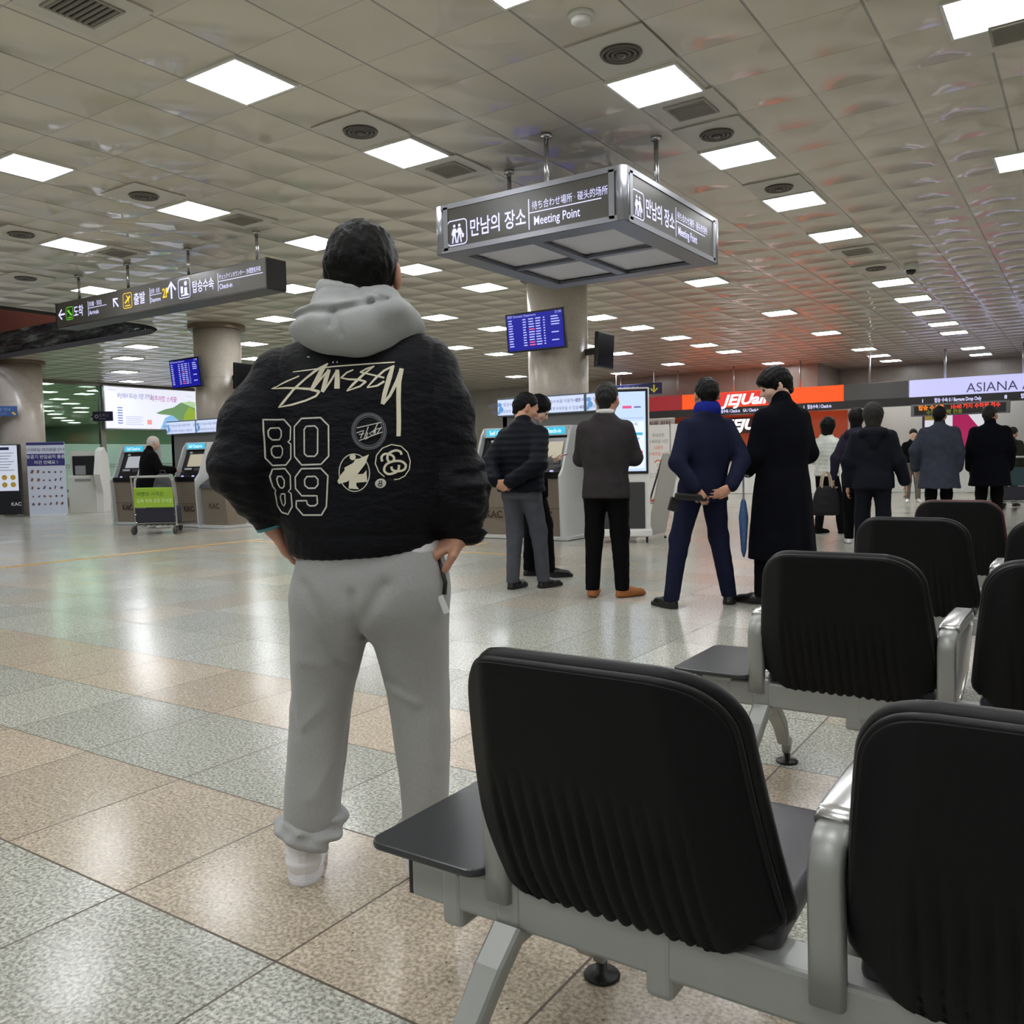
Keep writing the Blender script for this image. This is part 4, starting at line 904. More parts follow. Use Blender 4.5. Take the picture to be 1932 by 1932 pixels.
for x in (-.3, .3): b = B(); b.sm = True; b.lathe([(.03, -.012), (.03, .012)], 12, Matrix.Translation((x, 0, .03)) @ Matrix.Rotation(PI/2, 4, 'Y')); b.sm = False; b.box((x, 0, .05), (.04, .3, .03)); b.build('caster', M_ALU, t)
t = thing('notice_banner', 'white and navy banned-items board with rows of small icons', 'sign board', (-21.75, 11.55, 0), math.radians(48)); b = B(); b.box((0, 0, .92), (.86, .05, 1.84)); p = b.build('sheet', mat('notice_sheet', (206, 212, 226), .5), t)
b = B(); M = facing((0, -.027, 0), 0)
b.mi = 0; ribbon(b, [(-.43, 1.80), (.43, 1.80)], .07, M); ribbon(b, [(-.43, 1.40), (.43, 1.40)], .30, M)
b.mi = 1; M = facing((0, -.029, 0), 0); b.text('항공기 반입금지 물품', .10, M @ Matrix.Translation((0, 1.44, 0)), 'CENTER', bold=.01); b.text('이건 안돼요 !', .10, M @ Matrix.Translation((0, 1.30, 0)), 'CENTER', bold=.01); b.mi = 2; b.text('기내반입 제한물품 안내', .09, M @ Matrix.Translation((0, 1.62, 0)), 'CENTER')
rnd = random.Random(5)
for r in range(5):
    for c in range(6):
        x = -.33+.13*c; z = 1.10-.20*r; b.mi = 2 if rnd.random() < .6 else 3; ribbon(b, [(x-.02*rnd.random(), z-.03), (x+.03*rnd.random(), z+.05*rnd.random())], .03+.03*rnd.random(), M)
b.build('icon_pattern', [mat('navy_block', (48, 46, 112), .5), mat('white_print', (226, 226, 236), .5), mat('slate_print', (96, 100, 120), .5), mat('brown_print', (130, 90, 80), .5)], p)
b = B(); b.box((0, .06, .015), (.8, .3, .03)); b.build('stand', M_WHITE, t)
t = thing('vending_kiosk', 'white curved machine with black recess right of the banned-items board', 'machine', (-22.1, 12.75, 0), math.radians(40))
b = B(); M = Matrix.Translation((-.42, 0, 0)) @ Matrix(((0, 0, 1, 0), (1, 0, 0, 0), (0, 1, 0, 0), (0, 0, 0, 1)))
b.prism([(-.05, .0), (-.05, .95), (.12, 1.0), (.12, 1.62), (.42, 1.62), (.42, 0)], .70, M); b.build('body', mat('cream_white', (222, 222, 212), .4), t)
b = B(); b.box((-.07, .10, 1.22), (.56, .05, .56), None, .02); b.build('recess', M_BLACK, t); b = B(); b.box((-.14, .06, 1.12), (.26, .03, .24)); b.build('screen', mat('grey_screen', (150, 150, 150), .3), t)
b = B(); b.prism([(-.22, 1.0), (-.02, .5), (-.05, 0), (.5, 0), (.58, .9), (.45, 1.5), (.2, 1.72), (-.02, 1.62)], .16, Matrix.Translation((.72, 0, 0)) @ M @ Matrix.Translation((0, 0, -.02))); b.build('side_wing', M_WHITE, t)
b = B(); b.box((-.05, -.053, .86), (.4, .008, .07)); b.build('label_plate', mat('plate_grey', (150, 150, 146), .5), t)

def cart(label, loc, rz, sign):
    t = thing('luggage_cart', label, 'luggage cart', loc, rz, 'luggage carts')
    b = B()
    for s in (-1, 1): b.tube([(s*.36, -.12, .16), (s*.37, -.16, .60), (s*.36, -.22, .92), (s*.34, -.26, .98)], .017, 10); b.tube([(s*.36, -.12, .16), (s*.30, .75, .13)], .016, 10); b.tube([(s*.36, -.12, .16), (s*.38, -.22, .10)], .02, 10)
    b.tube([(-.36, -.13, .20), (.36, -.13, .20)], .014, 8); b.tube([(-.36, -.14, .34), (.36, -.14, .34)], .012, 8)
    b.build('frame', M_STEEL, t)
    b = B(); b.tube([(-.35, -.265, .985), (.35, -.265, .985)], .02, 10); b.build('handle', mat('handle_grey', (168, 168, 166), .4), t)
    b = B(); b.box((0, -.175, .63), (.70, .03, .34), None, .01); p = b.build('advert_panel', mat('lime_panel' if sign else 'teal_panel', (158, 196, 62) if sign else (40, 66, 74), .45), t)
    if sign:
        b = B(); M = facing((0, -.192, 0), 0); b.text('여행의 시작은', .085, M @ Matrix.Translation((-.30, .66, 0)), bold=.01); b.mi = 1; b.text('김해 국제 공항 면세점', .07, M @ Matrix.Translation((-.30, .55, 0)), bold=.01); b.build('lettering', [mat('olive_print', (84, 120, 30), .5), mat('lime_white', (220, 236, 180), .5)], p)
    b = B(); b.box((0, -.15, .33), (.68, .03, .24), None, .01); b.build('lower_panel', mat('cart_navy', (40, 38, 52), .45), t)
    b = B()
    for i in range(6): b.box((-.25+.1*i, .33, .155), (.035, .84, .02))
    b.box((0, .0, .145), (.6, .04, .02)); b.box((0, .6, .145), (.6, .04, .02)); b.build('deck', M_STEEL, t)
    for x, y in ((-.37, -.18), (.37, -.18), (0, .70)):
        b = B(); b.sm = True; b.lathe([(.04, -.022), (.075, -.018), (.075, .018), (.04, .022)], 18, Matrix.Translation((x, y, .077)) @ Matrix.Rotation(PI/2, 4, 'Y')); b.sm = False; b.box((x+.035, y, .11), (.012, .04, .10)); b.build('wheel', mat('wheel_grey', (70, 66, 64), .5), t)
    return t
cart('luggage cart with lime green panel beside the white-haired man', (-13.32, 8.97, 0), math.radians(28), True)
cart('luggage cart with dark panel at the right edge of the photo', (-1.28, 18.35, 0), math.radians(12), False)
t = thing('backpack', 'dark grey backpack standing on the lime green luggage cart', 'backpack', (-13.46, 9.16, .17), math.radians(28))
f = Field(.03); f.stack([(.30, 0, 0, .17, .11), (.45, 0, 0, .19, .13), (.65, 0, 0, .17, .12), (.82, 0, .01, .12, .09), (.86, 0, .01, .06, .05)], cap=.03); f.ell((0, -.11, .52), (.13, .06, .14))
f.warp = lambda P: .006*ripple(P, 1.5)
field_obj('bag_body', f, .012, mat('backpack_fabric', (66, 66, 70), .8, bump=.3, bscale=300), t)
b = B(); b.tube([(-.05, -.0, .85), (-.04, -.01, .91), (.04, -.01, .91), (.05, 0, .85)], .012, 8); b.build('handle', M_BLACK, t)
b = B(); b.box((0, 0, .15), (.5, .3, .30), None, .04); b.build('lower_bag', mat('navy_bag', (44, 46, 66), .7), t)

# ------------------------------------------------------------------ beam benches
M_BEAM = mat('silver_beam_paint', (160, 162, 158), .38, .35); M_ARM = mat('polished_arm_aluminium', (206, 206, 206), .24, .8)
def leather(name, c, rough=.5, weave=False):
    m, g = newmat(name); b = g.b; tc = g.n('TexCoord'); n = g.noise(tc.outputs['Object'], 900 if weave else 420, 2, .6)
    b.inputs['Base Color'].default_value = (*lin(c), 1); b.inputs['Roughness'].default_value = rough; b.inputs['Specular IOR Level'].default_value = .28 if not weave else .18
    bp = g.n('Bump'); bp.inputs['Strength'].default_value = .25; bp.inputs['Distance'].default_value = .001; g.l(n, bp.inputs['Height']); g.l(bp.outputs[0], b.inputs['Normal'])
    return m
M_LEA = leather('black_leather', (20, 20, 21), .46); M_PAD = leather('black_seat_pad', (24, 24, 25), .45); M_SHELL = leather('black_back_fabric', (17, 18, 19), .6, True)
M_SEAT = leather('seat_leather', (72, 70, 74), .33); M_TABLE = mat('black_table_top', (50, 52, 54), .30, bump=.03, bscale=900); M_MAROON = leather('maroon_trim', (84, 44, 48), .5)
def back_surface(v):
    """rear face profile: height, depth offset and half width at v (0 bottom .. 1 top)"""
    z = .380+.440*v; y = -.018-.132*v-.010*math.sin(v*PI)+.03*(1-v)**6
    hw = .264-.052*v
    if v < .155: hw = .168+(hw-.168)*(v/.155)**.9
    r = .085/.44
    if v > 1-r: q = (v-(1-r))/r; hw = hw-.088*(1-math.sqrt(max(0, 1-q*q)))
    return z, y, hw
def wing(ax, v):
    q = ax-(.264-.052*v-.070); return .80*(q if q > .012 else 0 if q < -.012 else (q+.012)**2/.048)
def slab(name, y0, y1, mats, parent, shrink=0., ribs=False, vmax=1., puff=0., nu=150, nv=56):
    """shaped panel between depths y0 and y1 (offsets from the rear profile)"""
    V = []; F = []; side = []
    vs = [1-(1-i/nv)**1.0 for i in range(nv+1)]
    vs = sorted(set([i/nv for i in range(nv+1)]+[1-.2*(1-math.sin(PI/2*k/18)) for k in range(19)]+[.155*k/8 for k in range(9)])); nv = len(vs)-1
    for layer, yo in ((0, y0), (1, y1)):
        for v in vs:
            z, y, hw = back_surface(v); hw = max(.02, hw-shrink); z = z+(shrink if v < .5 else -shrink)*min(1, abs(v-.5)*2)
            for i in range(nu+1):
                u = -1+2*i/nu; x = u*hw
                wrap = wing(abs(x), v)                       # the shell bends forward at its sides
                e = min(1-abs(u), v, 1-v)*1.0; rim = 1-min(1, e/.07); pf = puff*(1-rim**2)
                yy = y+yo+wrap+(pf if layer else -pf)
                if ribs and layer == 0 and abs(x) < .19 and v < .62:
                    fade = min(1, (.62-v)/.25)*min(1, (.19-abs(x))/.03)
                    yy += fade*.009*(1-abs(math.sin(PI*x/.027+2.0*v*x/.2))**.7)-fade*.003
                V.append((x, yy, z))
    n = (nu+1)*(nv+1); I = lambda l, j, i: l*n+j*(nu+1)+i
    for j in range(nv):
        for i in range(nu):
            F.append((I(0, j, i), I(0, j, i+1), I(0, j+1, i+1), I(0, j+1, i))); F.append((I(1, j, i), I(1, j+1, i), I(1, j+1, i+1), I(1, j, i+1)))
        F.append((I(0, j, 0), I(0, j+1, 0), I(1, j+1, 0), I(1, j, 0))); F.append((I(0, j, nu), I(1, j, nu), I(1, j+1, nu), I(0, j+1, nu)))
    for i in range(nu): F.append((I(0, 0, i), I(1, 0, i), I(1, 0, i+1), I(0, 0, i+1))); F.append((I(0, nv, i), I(0, nv, i+1), I(1, nv, i+1), I(1, nv, i)))
    return mesh_obj(name, V, F, mats, parent, True)
def edge_bead(name, yo, r, m, parent, shrink=0.):
    pts = []
    for s in (-1, 1):
        side = []
        for k in range(60):
            v = .12+.88*(1-(1-k/59)**2)
            z, y, hw = back_surface(min(v, .9999)); side.append((s*(hw-shrink), y+yo+wing(hw, v), z-(shrink if v > .9 else 0)))
        pts += side if s == -1 else side[::-1]
    q = [pts[0]]
    for p in pts[1:]:
        if (Vector(p)-Vector(q[-1])).length > .006: q.append(p)
    b = B(); b.sm = True; b.tube(q, r, 10); return b.build(name, m, parent)
def bench(label, y, xa=-.86, seats=2, trim=None, dx=0.):
    t = thing('beam_bench', label, 'bench', (xa, y, 0), 0, 'beam bench rows')
    L = seats*.565+.35; bx0 = -.19
    b = B(); b.box(((bx0+L)/2, .04, .352), (L-bx0, .085, .082), None, .008); b.build('beam', M_BEAM, t)
    b = B(); b.box((bx0-.003, .04, .352), (.008, .08, .076)); b.build('end_cap', M_BLACK, t)
    for x in (-.095, .31, .875):
        if x > L: continue
        b = B(); b.box((x, .042, .336), (.048, .094, .118), None, .012, 3); b.build('clamp', M_BEAM, t)
    # leg: post block, sloping rear and front limbs with levelling feet
    g = thing_part('leg', t)
    b = B(); b.box((.028, .04, .345), (.058, .094, .125), None, .014, 3)
    b.sm = False
    b.strap([(.03, .0, .31), (.025, -.05, .262), (.015, -.115, .175), (.0, -.24, .055), (0, -.29, .022)], [.060, .058, .052, .044, .040], .036)
    b.strap([(.03, .08, .31), (.025, .14, .262), (.015, .24, .19), (.0, .33, .105), (-.005, .385, .085), (-.01, .405, .045)], [.060, .056, .050, .042, .036, .030], .034)
    b.build('bracket', M_BEAM, g)
    for yy in (-.29, .405):
        b = B(); b.sm = True; b.lathe([(.037, 0), (.040, .004), (.036, .009), (.012, .012), (.012, .045)], 28, Matrix.Translation((-.01 if yy > 0 else 0, yy, 0))); b.build('levelling_foot', M_BLACK, g)
    # armrests
    def arm(x):
        g = thing_part('armrest', t)
        path = [(x, -.002, .36), (x, -.006, .45), (x, -.010, .53)]+[(x, -.010+.045*(1-math.cos(a)), .545+.045*math.sin(a)) for a in np.linspace(.1, PI/2, 8)]+[(x, .14, .592), (x, .30, .592), (x, .38, .588)]
        b = B(); b.sm = True; b.strap(path, .050, .034); b.build('post', M_BEAM, g)
        path = [(x, .03, .604), (x, .06, .612), (x, .20, .613), (x, .37, .608)]+[(x, .37+.03*math.sin(a), .578+.03*math.cos(a)) for a in np.linspace(.2, PI*.8, 8)]+[(x, .345, .53), (x, .26, .44), (x, .16, .40), (x, .075, .378)]
        b = B(); b.sm = True; b.strap(path, .054, .018); b.build('arm_pad', M_ARM, g)
    arm(.015)
    for i in range(seats):
        arm(.015+.550*(i+1))
        cx = .240+dx+.606*i
        s = thing_part('backrest', t); s.location = (cx, 0, 0)
        slab('rear_shell', -.012, .012, M_SHELL, s, 0, True, puff=.002)
        slab('cushion', .020, .046, M_PAD, s, .003, puff=.010)
        edge_bead('rear_edge_bead', .002, .0075, M_LEA, s); edge_bead('front_edge_bead', .030, .0155, trim or M_LEA, s)
        for xx in (-.13, .13): b = B(); b.box((xx, .03, .37), (.05, .05, .06), None, .006); b.build('bracket', M_BEAM, s)
        q = thing_part('seat', t); q.location = (cx, 0, 0)
        b = B(); b.box((0, .245, .412), (.495, .44, .045), (math.radians(3), 0, 0), .02, 4)
        for f in b.bm.faces: f.smooth = True
        b.build('cushion', M_SEAT, q)
        b = B(); b.box((0, .235, .425), (.004, .40, .026), (math.radians(3), 0, 0)); b.build('seam', M_BLACK, q)
        b = B(); b.box((0, .20, .382), (.36, .34, .02)); b.build('pan', M_BEAM, q)
    # side table
    g = thing_part('side_table', t)
    b = B(); M = Matrix.Translation((0, 0, .403)); b.prism(rrect(-.262, -.045, -.005, .37, .032, 6), .014, M); o = b.build('table_top', M_TABLE, g)
    bv = o.modifiers.new('bevel', 'BEVEL'); bv.width = .004; bv.segments = 2; bv.limit_method = 'ANGLE'
    b = B(); b.box((-.11, .04, .397), (.10, .14, .016), None, .004); b.build('bracket', M_BEAM, g)
    return t
def thing_part(name, parent):
    o = bpy.data.objects.new(name, None); o.empty_display_size = .05; link(o); o.parent = parent; return o
bench('nearest black airport bench with large ribbed backrests and side table', 1.20)
bench('second bench row from the front, behind the near backrests', 2.72, -.905, dx=.045)
bench('third bench row, its left backrest half hidden by the second row', 4.24, -.91)
bench('rearmost bench row with maroon edged backrest below the coats', 5.76, -.93, dx=.03, trim=M_MAROON)

# ------------------------------------------------------------------ people
SKIN = {}
def skin(name, c): 
    m = mat(name, c, .5, var=.10, vscale=30, spec=.4); return m
SK1 = skin('warm_skin', (196, 146, 122)); SK2 = skin('pale_skin', (214, 176, 156))
HAIR = mat('black_hair', (9, 8, 8), .5, spec=.16, bump=.9, bscale=90); HAIRG = mat('grey_black_hair', (24, 23, 22), .6, spec=.3, bump=.8, bscale=90); HAIRW = mat('white_hair', (214, 204, 198), .6, bump=.6, bscale=90)
EYE_M = mat('dark_eye', (24, 18, 16), .2)
def cloth(name, c, rough=.85, bump=.25, scale=500, var=.12, sheen=0.): return mat(name, c, rough, bump=bump, bscale=scale, var=var, vscale=14, sheen=sheen, spec=.10)
def V3(p): return np.array(p, float)
def unit(v): v = V3(v); return v/np.linalg.norm(v)
def hand(f, wrist, d, nrm, side, curl=.5, s=1., thumb=.6, spread=.12):
    """palm, four jointed fingers of unequal length and a thumb leaving the side of the palm"""
    w = V3(wrist); d = unit(d); n = unit(V3(nrm)-d*np.dot(nrm, d)); t = np.cross(d, n)*side    # t points to the thumb side
    k = .006*s
    f.cap(w-d*.03*s, w+d*.015*s, .027*s, .026*s, .012*s, flat=(n, .78))
    for off, ln in ((.027, .083), (.009, .088), (-.009, .083), (-.026, .074)):
        f.cap(w+t*off*.6*s, w+(d*ln+t*off)*s, .0155*s, .0115*s, .010*s)
    for off, base, segs, r in ((.029, .083, (.042, .026, .020), .0092), (.0095, .089, (.046, .030, .021), .0096), (-.0095, .083, (.042, .028, .020), .0091), (-.028, .074, (.033, .021, .018), .0080)):
        p = w+(d*base+t*off)*s; a = 0.; dd = unit(d+t*off*spread*30*.1)
        for i, sg in enumerate(segs):
            a += curl*(.75 if i == 0 else 1.)
            q = p+(dd*math.cos(a)+n*math.sin(a))*sg*s
            f.cap(p, q, r*s*(1-.08*i), r*s*(1-.08*(i+1)), k); p = q
    p = w+(d*.022+t*.022+n*.004)*s
    q = p+unit(d*.75+t*.72+n*.25)*.042*s; f.cap(p, q, .015*s, .0115*s, .008*s)
    r_ = q+unit(d*(.9)+t*(.5-.5*thumb)+n*(.2+.5*thumb))*.033*s; f.cap(q, r_, .0112*s, .0098*s, k)
    f.cap(r_, r_+unit(d+t*(.2-.4*thumb)+n*(.2+.6*thumb))*.024*s, .0098*s, .008*s, k)
def head_rot(yaw, pitch, roll=0.):
    """yaw > 0 turns the face to the figure's right, pitch > 0 looks down"""
    return np.array((Matrix.Rotation(-math.radians(yaw), 3, 'Z') @ Matrix.Rotation(math.radians(roll), 3, 'Y') @ Matrix.Rotation(-math.radians(pitch), 3, 'X')))
def head(f, c, R, s=1., neck=None):
    P = lambda x, y, z: V3(c)+R @ (V3((x, y, z))*s)
    f.ell(P(0, -.012, .028), V3((.074, .095, .088))*s, R, .02)
    f.ell(P(0, .026, -.030), V3((.060, .066, .082))*s, R, .03)
    f.ell(P(0, .048, -.085), V3((.032, .034, .028))*s, R, .025)                   # chin
    f.cap(P(-.03, .078, .022), P(.03, .078, .022), .014*s, .014*s, .02)           # brow
    f.cap(P(0, .086, .012), P(0, .106, -.022), .008*s, .013*s, .010)              # nose
    for q in (-1, 1):
        f.ell(P(.033*q, .088, .006), V3((.014, .010, .009))*s, R, .010, sub=True)  # eye hollow
        f.cap(P(.014*q, .094, -.024), P(.010*q, .096, -.026), .006*s, .006*s, .006)
        f.ell(P(.046*q, .058, -.022), V3((.022, .022, .022))*s, R, .03)           # cheek
        f.ell(P(.082*q, -.010, -.008), V3((.011, .021, .034))*s, R @ np.array(Matrix.Rotation(.35*q, 3, 'Z')), .008)   # ear
        f.ell(P(.084*q, -.004, -.006), V3((.007, .010, .017))*s, R, .005, sub=True)
    f.cap(P(-.017, .084, -.053), P(.017, .084, -.053), .0075*s, .0075*s, .006); f.cap(P(-.014, .081, -.064), P(.014, .081, -.064), .008*s, .008*s, .006)
    if neck is not None: f.cap(P(0, -.022, -.045), neck, .056*s, .062*s, .03)
def hair_obj(parent, c, R, s, style, m, vox):
    P = lambda x, y, z: V3(c)+R @ (V3((x, y, z))*s)
    f = Field(.02)
    if style == 'short':
        f.ell(P(0, -.018, .032), V3((.081, .101, .094))*s, R); f.cap(P(0, -.055, -.01), P(0, -.052, -.062), .058*s, .044*s, .03, flat=(R[:, 0], 1.0))
        f.cut(R @ V3((0, 1, -.75)), P(0, .060, .055), .008); f.cut(R @ V3((0, .0, -1)), P(0, 0, -.085), .01)
    elif style == 'mop':
        f.ell(P(0, -.012, .040), V3((.090, .108, .098))*s, R); f.ell(P(0, .05, .055), V3((.074, .058, .045))*s, R, .03); f.cap(P(0, -.055, .0), P(0, -.058, -.055), .064*s, .046*s, .03)
        f.cut(R @ V3((0, 1, -.62)), P(0, .085, .03), .01); f.cut(R @ V3((0, .0, -1)), P(0, 0, -.085), .01)
    elif style == 'bowl':
        f.ell(P(0, -.012, .034), V3((.092, .108, .102))*s, R); f.cap(P(0, -.04, .0), P(0, -.045, -.085), .072*s, .062*s, .03)
        f.cut(R @ V3((0, 1, -.55)), P(0, .07, .015), .01)
    elif style == 'bob':
        f.ell(P(0, -.014, .026), V3((.094, .112, .108))*s, R); f.cap(P(0, -.035, .0), P(0, -.04, -.11), .088*s, .070*s, .04)
        f.cut(R @ V3((0, 1, -.3)), P(0, .045, .0), .02); f.cut(V3((0, 0, -1)), P(0, 0, -.15), .02)
    elif style == 'tied':
        f.ell(P(0, -.016, .032), V3((.083, .103, .096))*s, R); f.cap(P(0, -.05, -.01), P(0, -.05, -.06), .056*s, .044*s, .03); f.ell(P(0, -.115, .0), V3((.035, .035, .04))*s, R)
        f.cut(R @ V3((0, 1, -.75)), P(0, .06, .055), .01)
    f.warp = lambda Q: .0035*s*(np.sin(Q[:, 0]*170+3*np.sin(Q[:, 2]*60))+np.sin(Q[:, 1]*150+Q[:, 2]*90))*.6
    return field_obj('hair', f, vox, m, parent)
def shoe(parent, foot, ang, m, sole=None, s=1., heel_up=0., vox=.008, label=None, name='shoe'):
    """shoe with its heel at foot (x, y) pointing along ang degrees clockwise from forward"""
    a = math.radians(ang); d = V3((math.sin(a), math.cos(a), 0)); t = V3((d[1], -d[0], 0)); h = V3((foot[0], foot[1], 0)); u = V3((0, 0, 1)); L = .275*s
    lift = lambda q: heel_up*(1-q)
    P = lambda q, x, z: h+d*(q*L)+t*x*s+u*(z*s+lift(q))
    f = Field(.02); f.cap(P(.15, 0, .045), P(.45, 0, .042), .036*s, .043*s); f.cap(P(.45, 0, .042), P(.82, .004, .034), .043*s, .037*s, .03, flat=(u, .85)); f.cap(P(.15, 0, .045), P(.22, 0, .095), .036*s, .040*s)
    f.cap(P(.1, 0, .02), P(.88, .003, .02), .036*s, .036*s, .015, flat=(u, .6)); f.cut(-u, h+u*.003, .002)
    o = field_obj(name, f, vox, m, parent)
    if label: o['label'] = label
    if sole:
        b = B(); n = 20; prof = []
        for i in range(n+1):
            q = i/n; wv = .040+.012*math.sin(min(1, q*1.35)*PI*.62)-.006*abs(q-.4); wv *= math.sqrt(max(0, 1-((q-.5)/.5)**8))
            prof.append((q, max(.006, wv)))
        top = [P(q*1.05-.02, x_, .028) for q, x_ in prof]+[P(q*1.05-.02, -x_, .028) for q, x_ in prof[::-1]]; bot = [p-u*.025*s for p in top]; k = len(top)
        b.faces([tuple(p) for p in bot+top], [tuple(range(k))[::-1], tuple(range(k, 2*k))]+[(i, (i+1) % k, k+(i+1) % k, k+i) for i in range(k)])
        b.build('sole', sole, o)
    return o
def person(label, loc, turn, H=1.72, build=1., top=('blazer', None), pants=None, shoes=None, hair=('short', HAIR), sk=SK1, lean=(0, 0), head_at=(0, .03), yaw=0, pitch=5, roll=0,
           feet=((-.10, 0, -8), (.10, 0, 8)), knees=None, arms=None, vox=.011, hip=(0, 0), shoe_sole=None, hand_s=1., group=None, collar=None, eyes=False, heel_up=(0, 0)):
    """a standing figure; local y is where it faces, turn = degrees clockwise from straight away from the camera"""
    s = H/1.72; k = build; rz = math.radians(YAW-turn)
    t = thing('person', label, 'person', loc, rz, group)
    px, py = hip; lx, ly = lean
    hz = .90*s; sh = V3((lx, ly, 1.40*s)); hipL = V3((px-.088*s, py, hz)); hipR = V3((px+.088*s, py, hz))
    ank = [V3((fx_+.0, fy_, .085*s+hu))+V3((math.sin(math.radians(an)), math.cos(math.radians(an)), 0))*.055*s for (fx_, fy_, an), hu in zip(feet, heel_up)]
    kn = knees or [(a+h_)/2+V3((0, .035, .02)) for a, h_ in zip(ank, (hipL, hipR))]
    kn = [V3(q) for q in kn]
    hs = s*1.09; hc = V3((lx+head_at[0], ly+head_at[1], H-.128*s)); R = head_rot(yaw, pitch, roll); nk = V3((lx, ly-.01, 1.43*s))
    SL = V3((lx-.158*s*k, ly, 1.362*s)); SR = V3((lx+.158*s*k, ly, 1.362*s))
    A = arms or {}
    dl = dict(e=(-.235, -.03, 1.10), w=(-.235, .05, .86), d=(0, .2, -1), n=(1, .2, 0), curl=.35)
    L_ = {**dl, **A.get('L', {})}; r0 = {**dl, 'e': (.235, -.03, 1.10), 'w': (.235, .05, .86), 'n': (-1, .2, 0)}; R_ = {**r0, **A.get('R', {})}
    for q in (L_, R_): q['e'] = V3(q['e'])*(s if not q.get('abs') else 1)+V3((lx, ly, 0))*.6; q['w'] = V3(q['w'])*(s if not q.get('abs') else 1)+V3((lx, ly, 0))*.4
    # body
    f = Field(.03)
    f.stack([(.84*s, px, py, .145*s*k, .10*s*k), (1.0*s, (px+lx)/2, (py+ly)/2, .135*s*k, .095*s*k), (1.2*s, lx*.8, ly*.8, .15*s*k, .10*s*k), (1.36*s, lx, ly, .165*s*k, .085*s*k), (1.43*s, lx, ly, .10*s, .06*s)])
    for S_, q in ((SL, L_), (SR, R_)): f.cap(S_, q['e'], .05*s, .042*s); f.cap(q['e'], q['w'], .042*s, .027*s, .02)
    for h_, q, a in zip((hipL, hipR), kn, ank): f.cap(h_, q, .078*s, .055*s); f.cap(q, a, .053*s, .036*s, .02); 
    head(f, hc, R, hs, nk)
    for q, sd in ((L_, -1), (R_, 1)):
        if q.get('hide'): continue
        hand(f, q['w'], q['d'], q['n'], sd*q.get('flip', 1), q['curl'], s*hand_s, q.get('thumb', .6))
    body = field_obj('body', f, vox, sk, t)
    if eyes:
        b = B()
        for q in (-1, 1): b.ball(hc+R @ (V3((.032*q, .084, .006))*hs), .0095*s, None, 10)
        b.build('eyes', EYE_M, t)
    if hair: hair_obj(t, hc, R, hs, hair[0], hair[1], max(.007, vox*.8))
    # trousers
    kind, tm = top[0], top[1]
    f = Field(.035)
    f.stack([(.80*s, px, py, .165*s*k, .125*s*k), (.92*s, px, py, .170*s*k, .125*s*k), (1.04*s, px*.6, py*.6, .155*s*k, .11*s*k)])
    for h_, q, a in zip((hipL, hipR), kn, ank): f.cap(h_-V3((0, 0, .02)), q, .098*s, .074*s); f.cap(q, a+V3((0, 0, -.02)), .074*s, .058*s, .03)
    f.cut((0, 0, -1), (0, 0, .055*s)); f.warp = lambda P: .005*ripple(P, 1.0)*np.clip((1.0*s-P[:, 2])*3, 0, 1)
    field_obj('trousers', f, vox, pants, t)
    for (fx_, fy_, an), nm, hu in zip(feet, 'LR', heel_up): shoe(t, (fx_, fy_), an, shoes, shoe_sole, s, hu, max(.008, vox*.8))
    # upper garment
    f = Field(.035); sr = dict(blazer=(.072, .064, .052), puffer=(.078, .074, .060), coat=(.080, .072, .060), parka=(.080, .072, .058), sweater=(.074, .062, .05), shirt=(.07, .058, .046))[kind]
    hem = dict(blazer=.80, puffer=.86, coat=.42, parka=.80, sweater=.93, shirt=.93)[kind]
    if kind == 'coat' and len(top) > 2: hem = top[2]
    g_ = {'blazer': 1., 'puffer': 1.1, 'coat': 1.1, 'parka': 1.1, 'sweater': 1., 'shirt': .97}[kind]*k
    rows_ = [(1.02*s, (px*.5+lx*.5), (py*.5+ly*.5), .178*s*g_, .125*s*g_), (1.2*s, lx*.85, ly*.85, .200*s*g_, .135*s*g_), (1.31*s, lx, ly, .200*s*g_, .122*s*g_), (1.375*s, lx, ly, .180*s*g_, .105*s*g_), (1.425*s, lx, ly-.005, .125*s*g_, .088*s*g_), (1.470*s, lx, ly-.008, .085*s, .078*s)]
    if kind == 'coat': rows_ = [(hem*s, px, py, .225*s*g_, .19*s*g_), (.70*s, px, py, .205*s*g_, .165*s*g_), (.90*s, px, py, .19*s*g_, .145*s*g_)]+rows_
    else: rows_ = [(hem*s, px, py, .195*s*g_, .15*s*g_), (.92*s, px, py, .188*s*g_, .138*s*g_)]+[r for r in rows_ if r[0] > hem*s+.06] if hem < .9 else [(hem*s, px, py, .178*s*g_, .13*s*g_)]+rows_
    f.stack(rows_)
    for S_, q in ((SL, L_), (SR, R_)):
        w_ = q['e']+(q['w']-q['e'])*.93
        f.cap(S_-V3((0, 0, .01)), q['e'], sr[0]*s*k, sr[1]*s*k); f.cap(q['e'], w_, sr[1]*s*k, sr[2]*s*k, .025)
    f.cap(V3((lx, ly-.012, 1.44*s)), V3((lx+head_at[0]*.3, ly-.012+head_at[1]*.3, (1.475 if kind != 'coat' else 1.50)*s)), .076*s, .070*s, .02)
    if kind == 'puffer': f.warp = lambda P: -.006*np.abs(np.cos(P[:, 2]*PI/.055+.6*vnoise(P, (6, 6, 6))))**4+.004*ripple(P, 1.)
    elif kind == 'parka': f.cap((lx-.10*s, ly-.10*s, 1.40*s), (lx+.10*s, ly-.10*s, 1.40*s), .055*s); f.cap((lx, ly-.12*s, 1.38*s), (lx, ly-.14*s, 1.28*s), .08*s, .05*s); f.warp = lambda P: .007*ripple(P, .8)
    elif kind == 'coat': f.warp = lambda P: .005*ripple(P, .7)+.006*np.sin(P[:, 0]*42+1)*np.clip((.95*s-P[:, 2])*2, 0, 1)
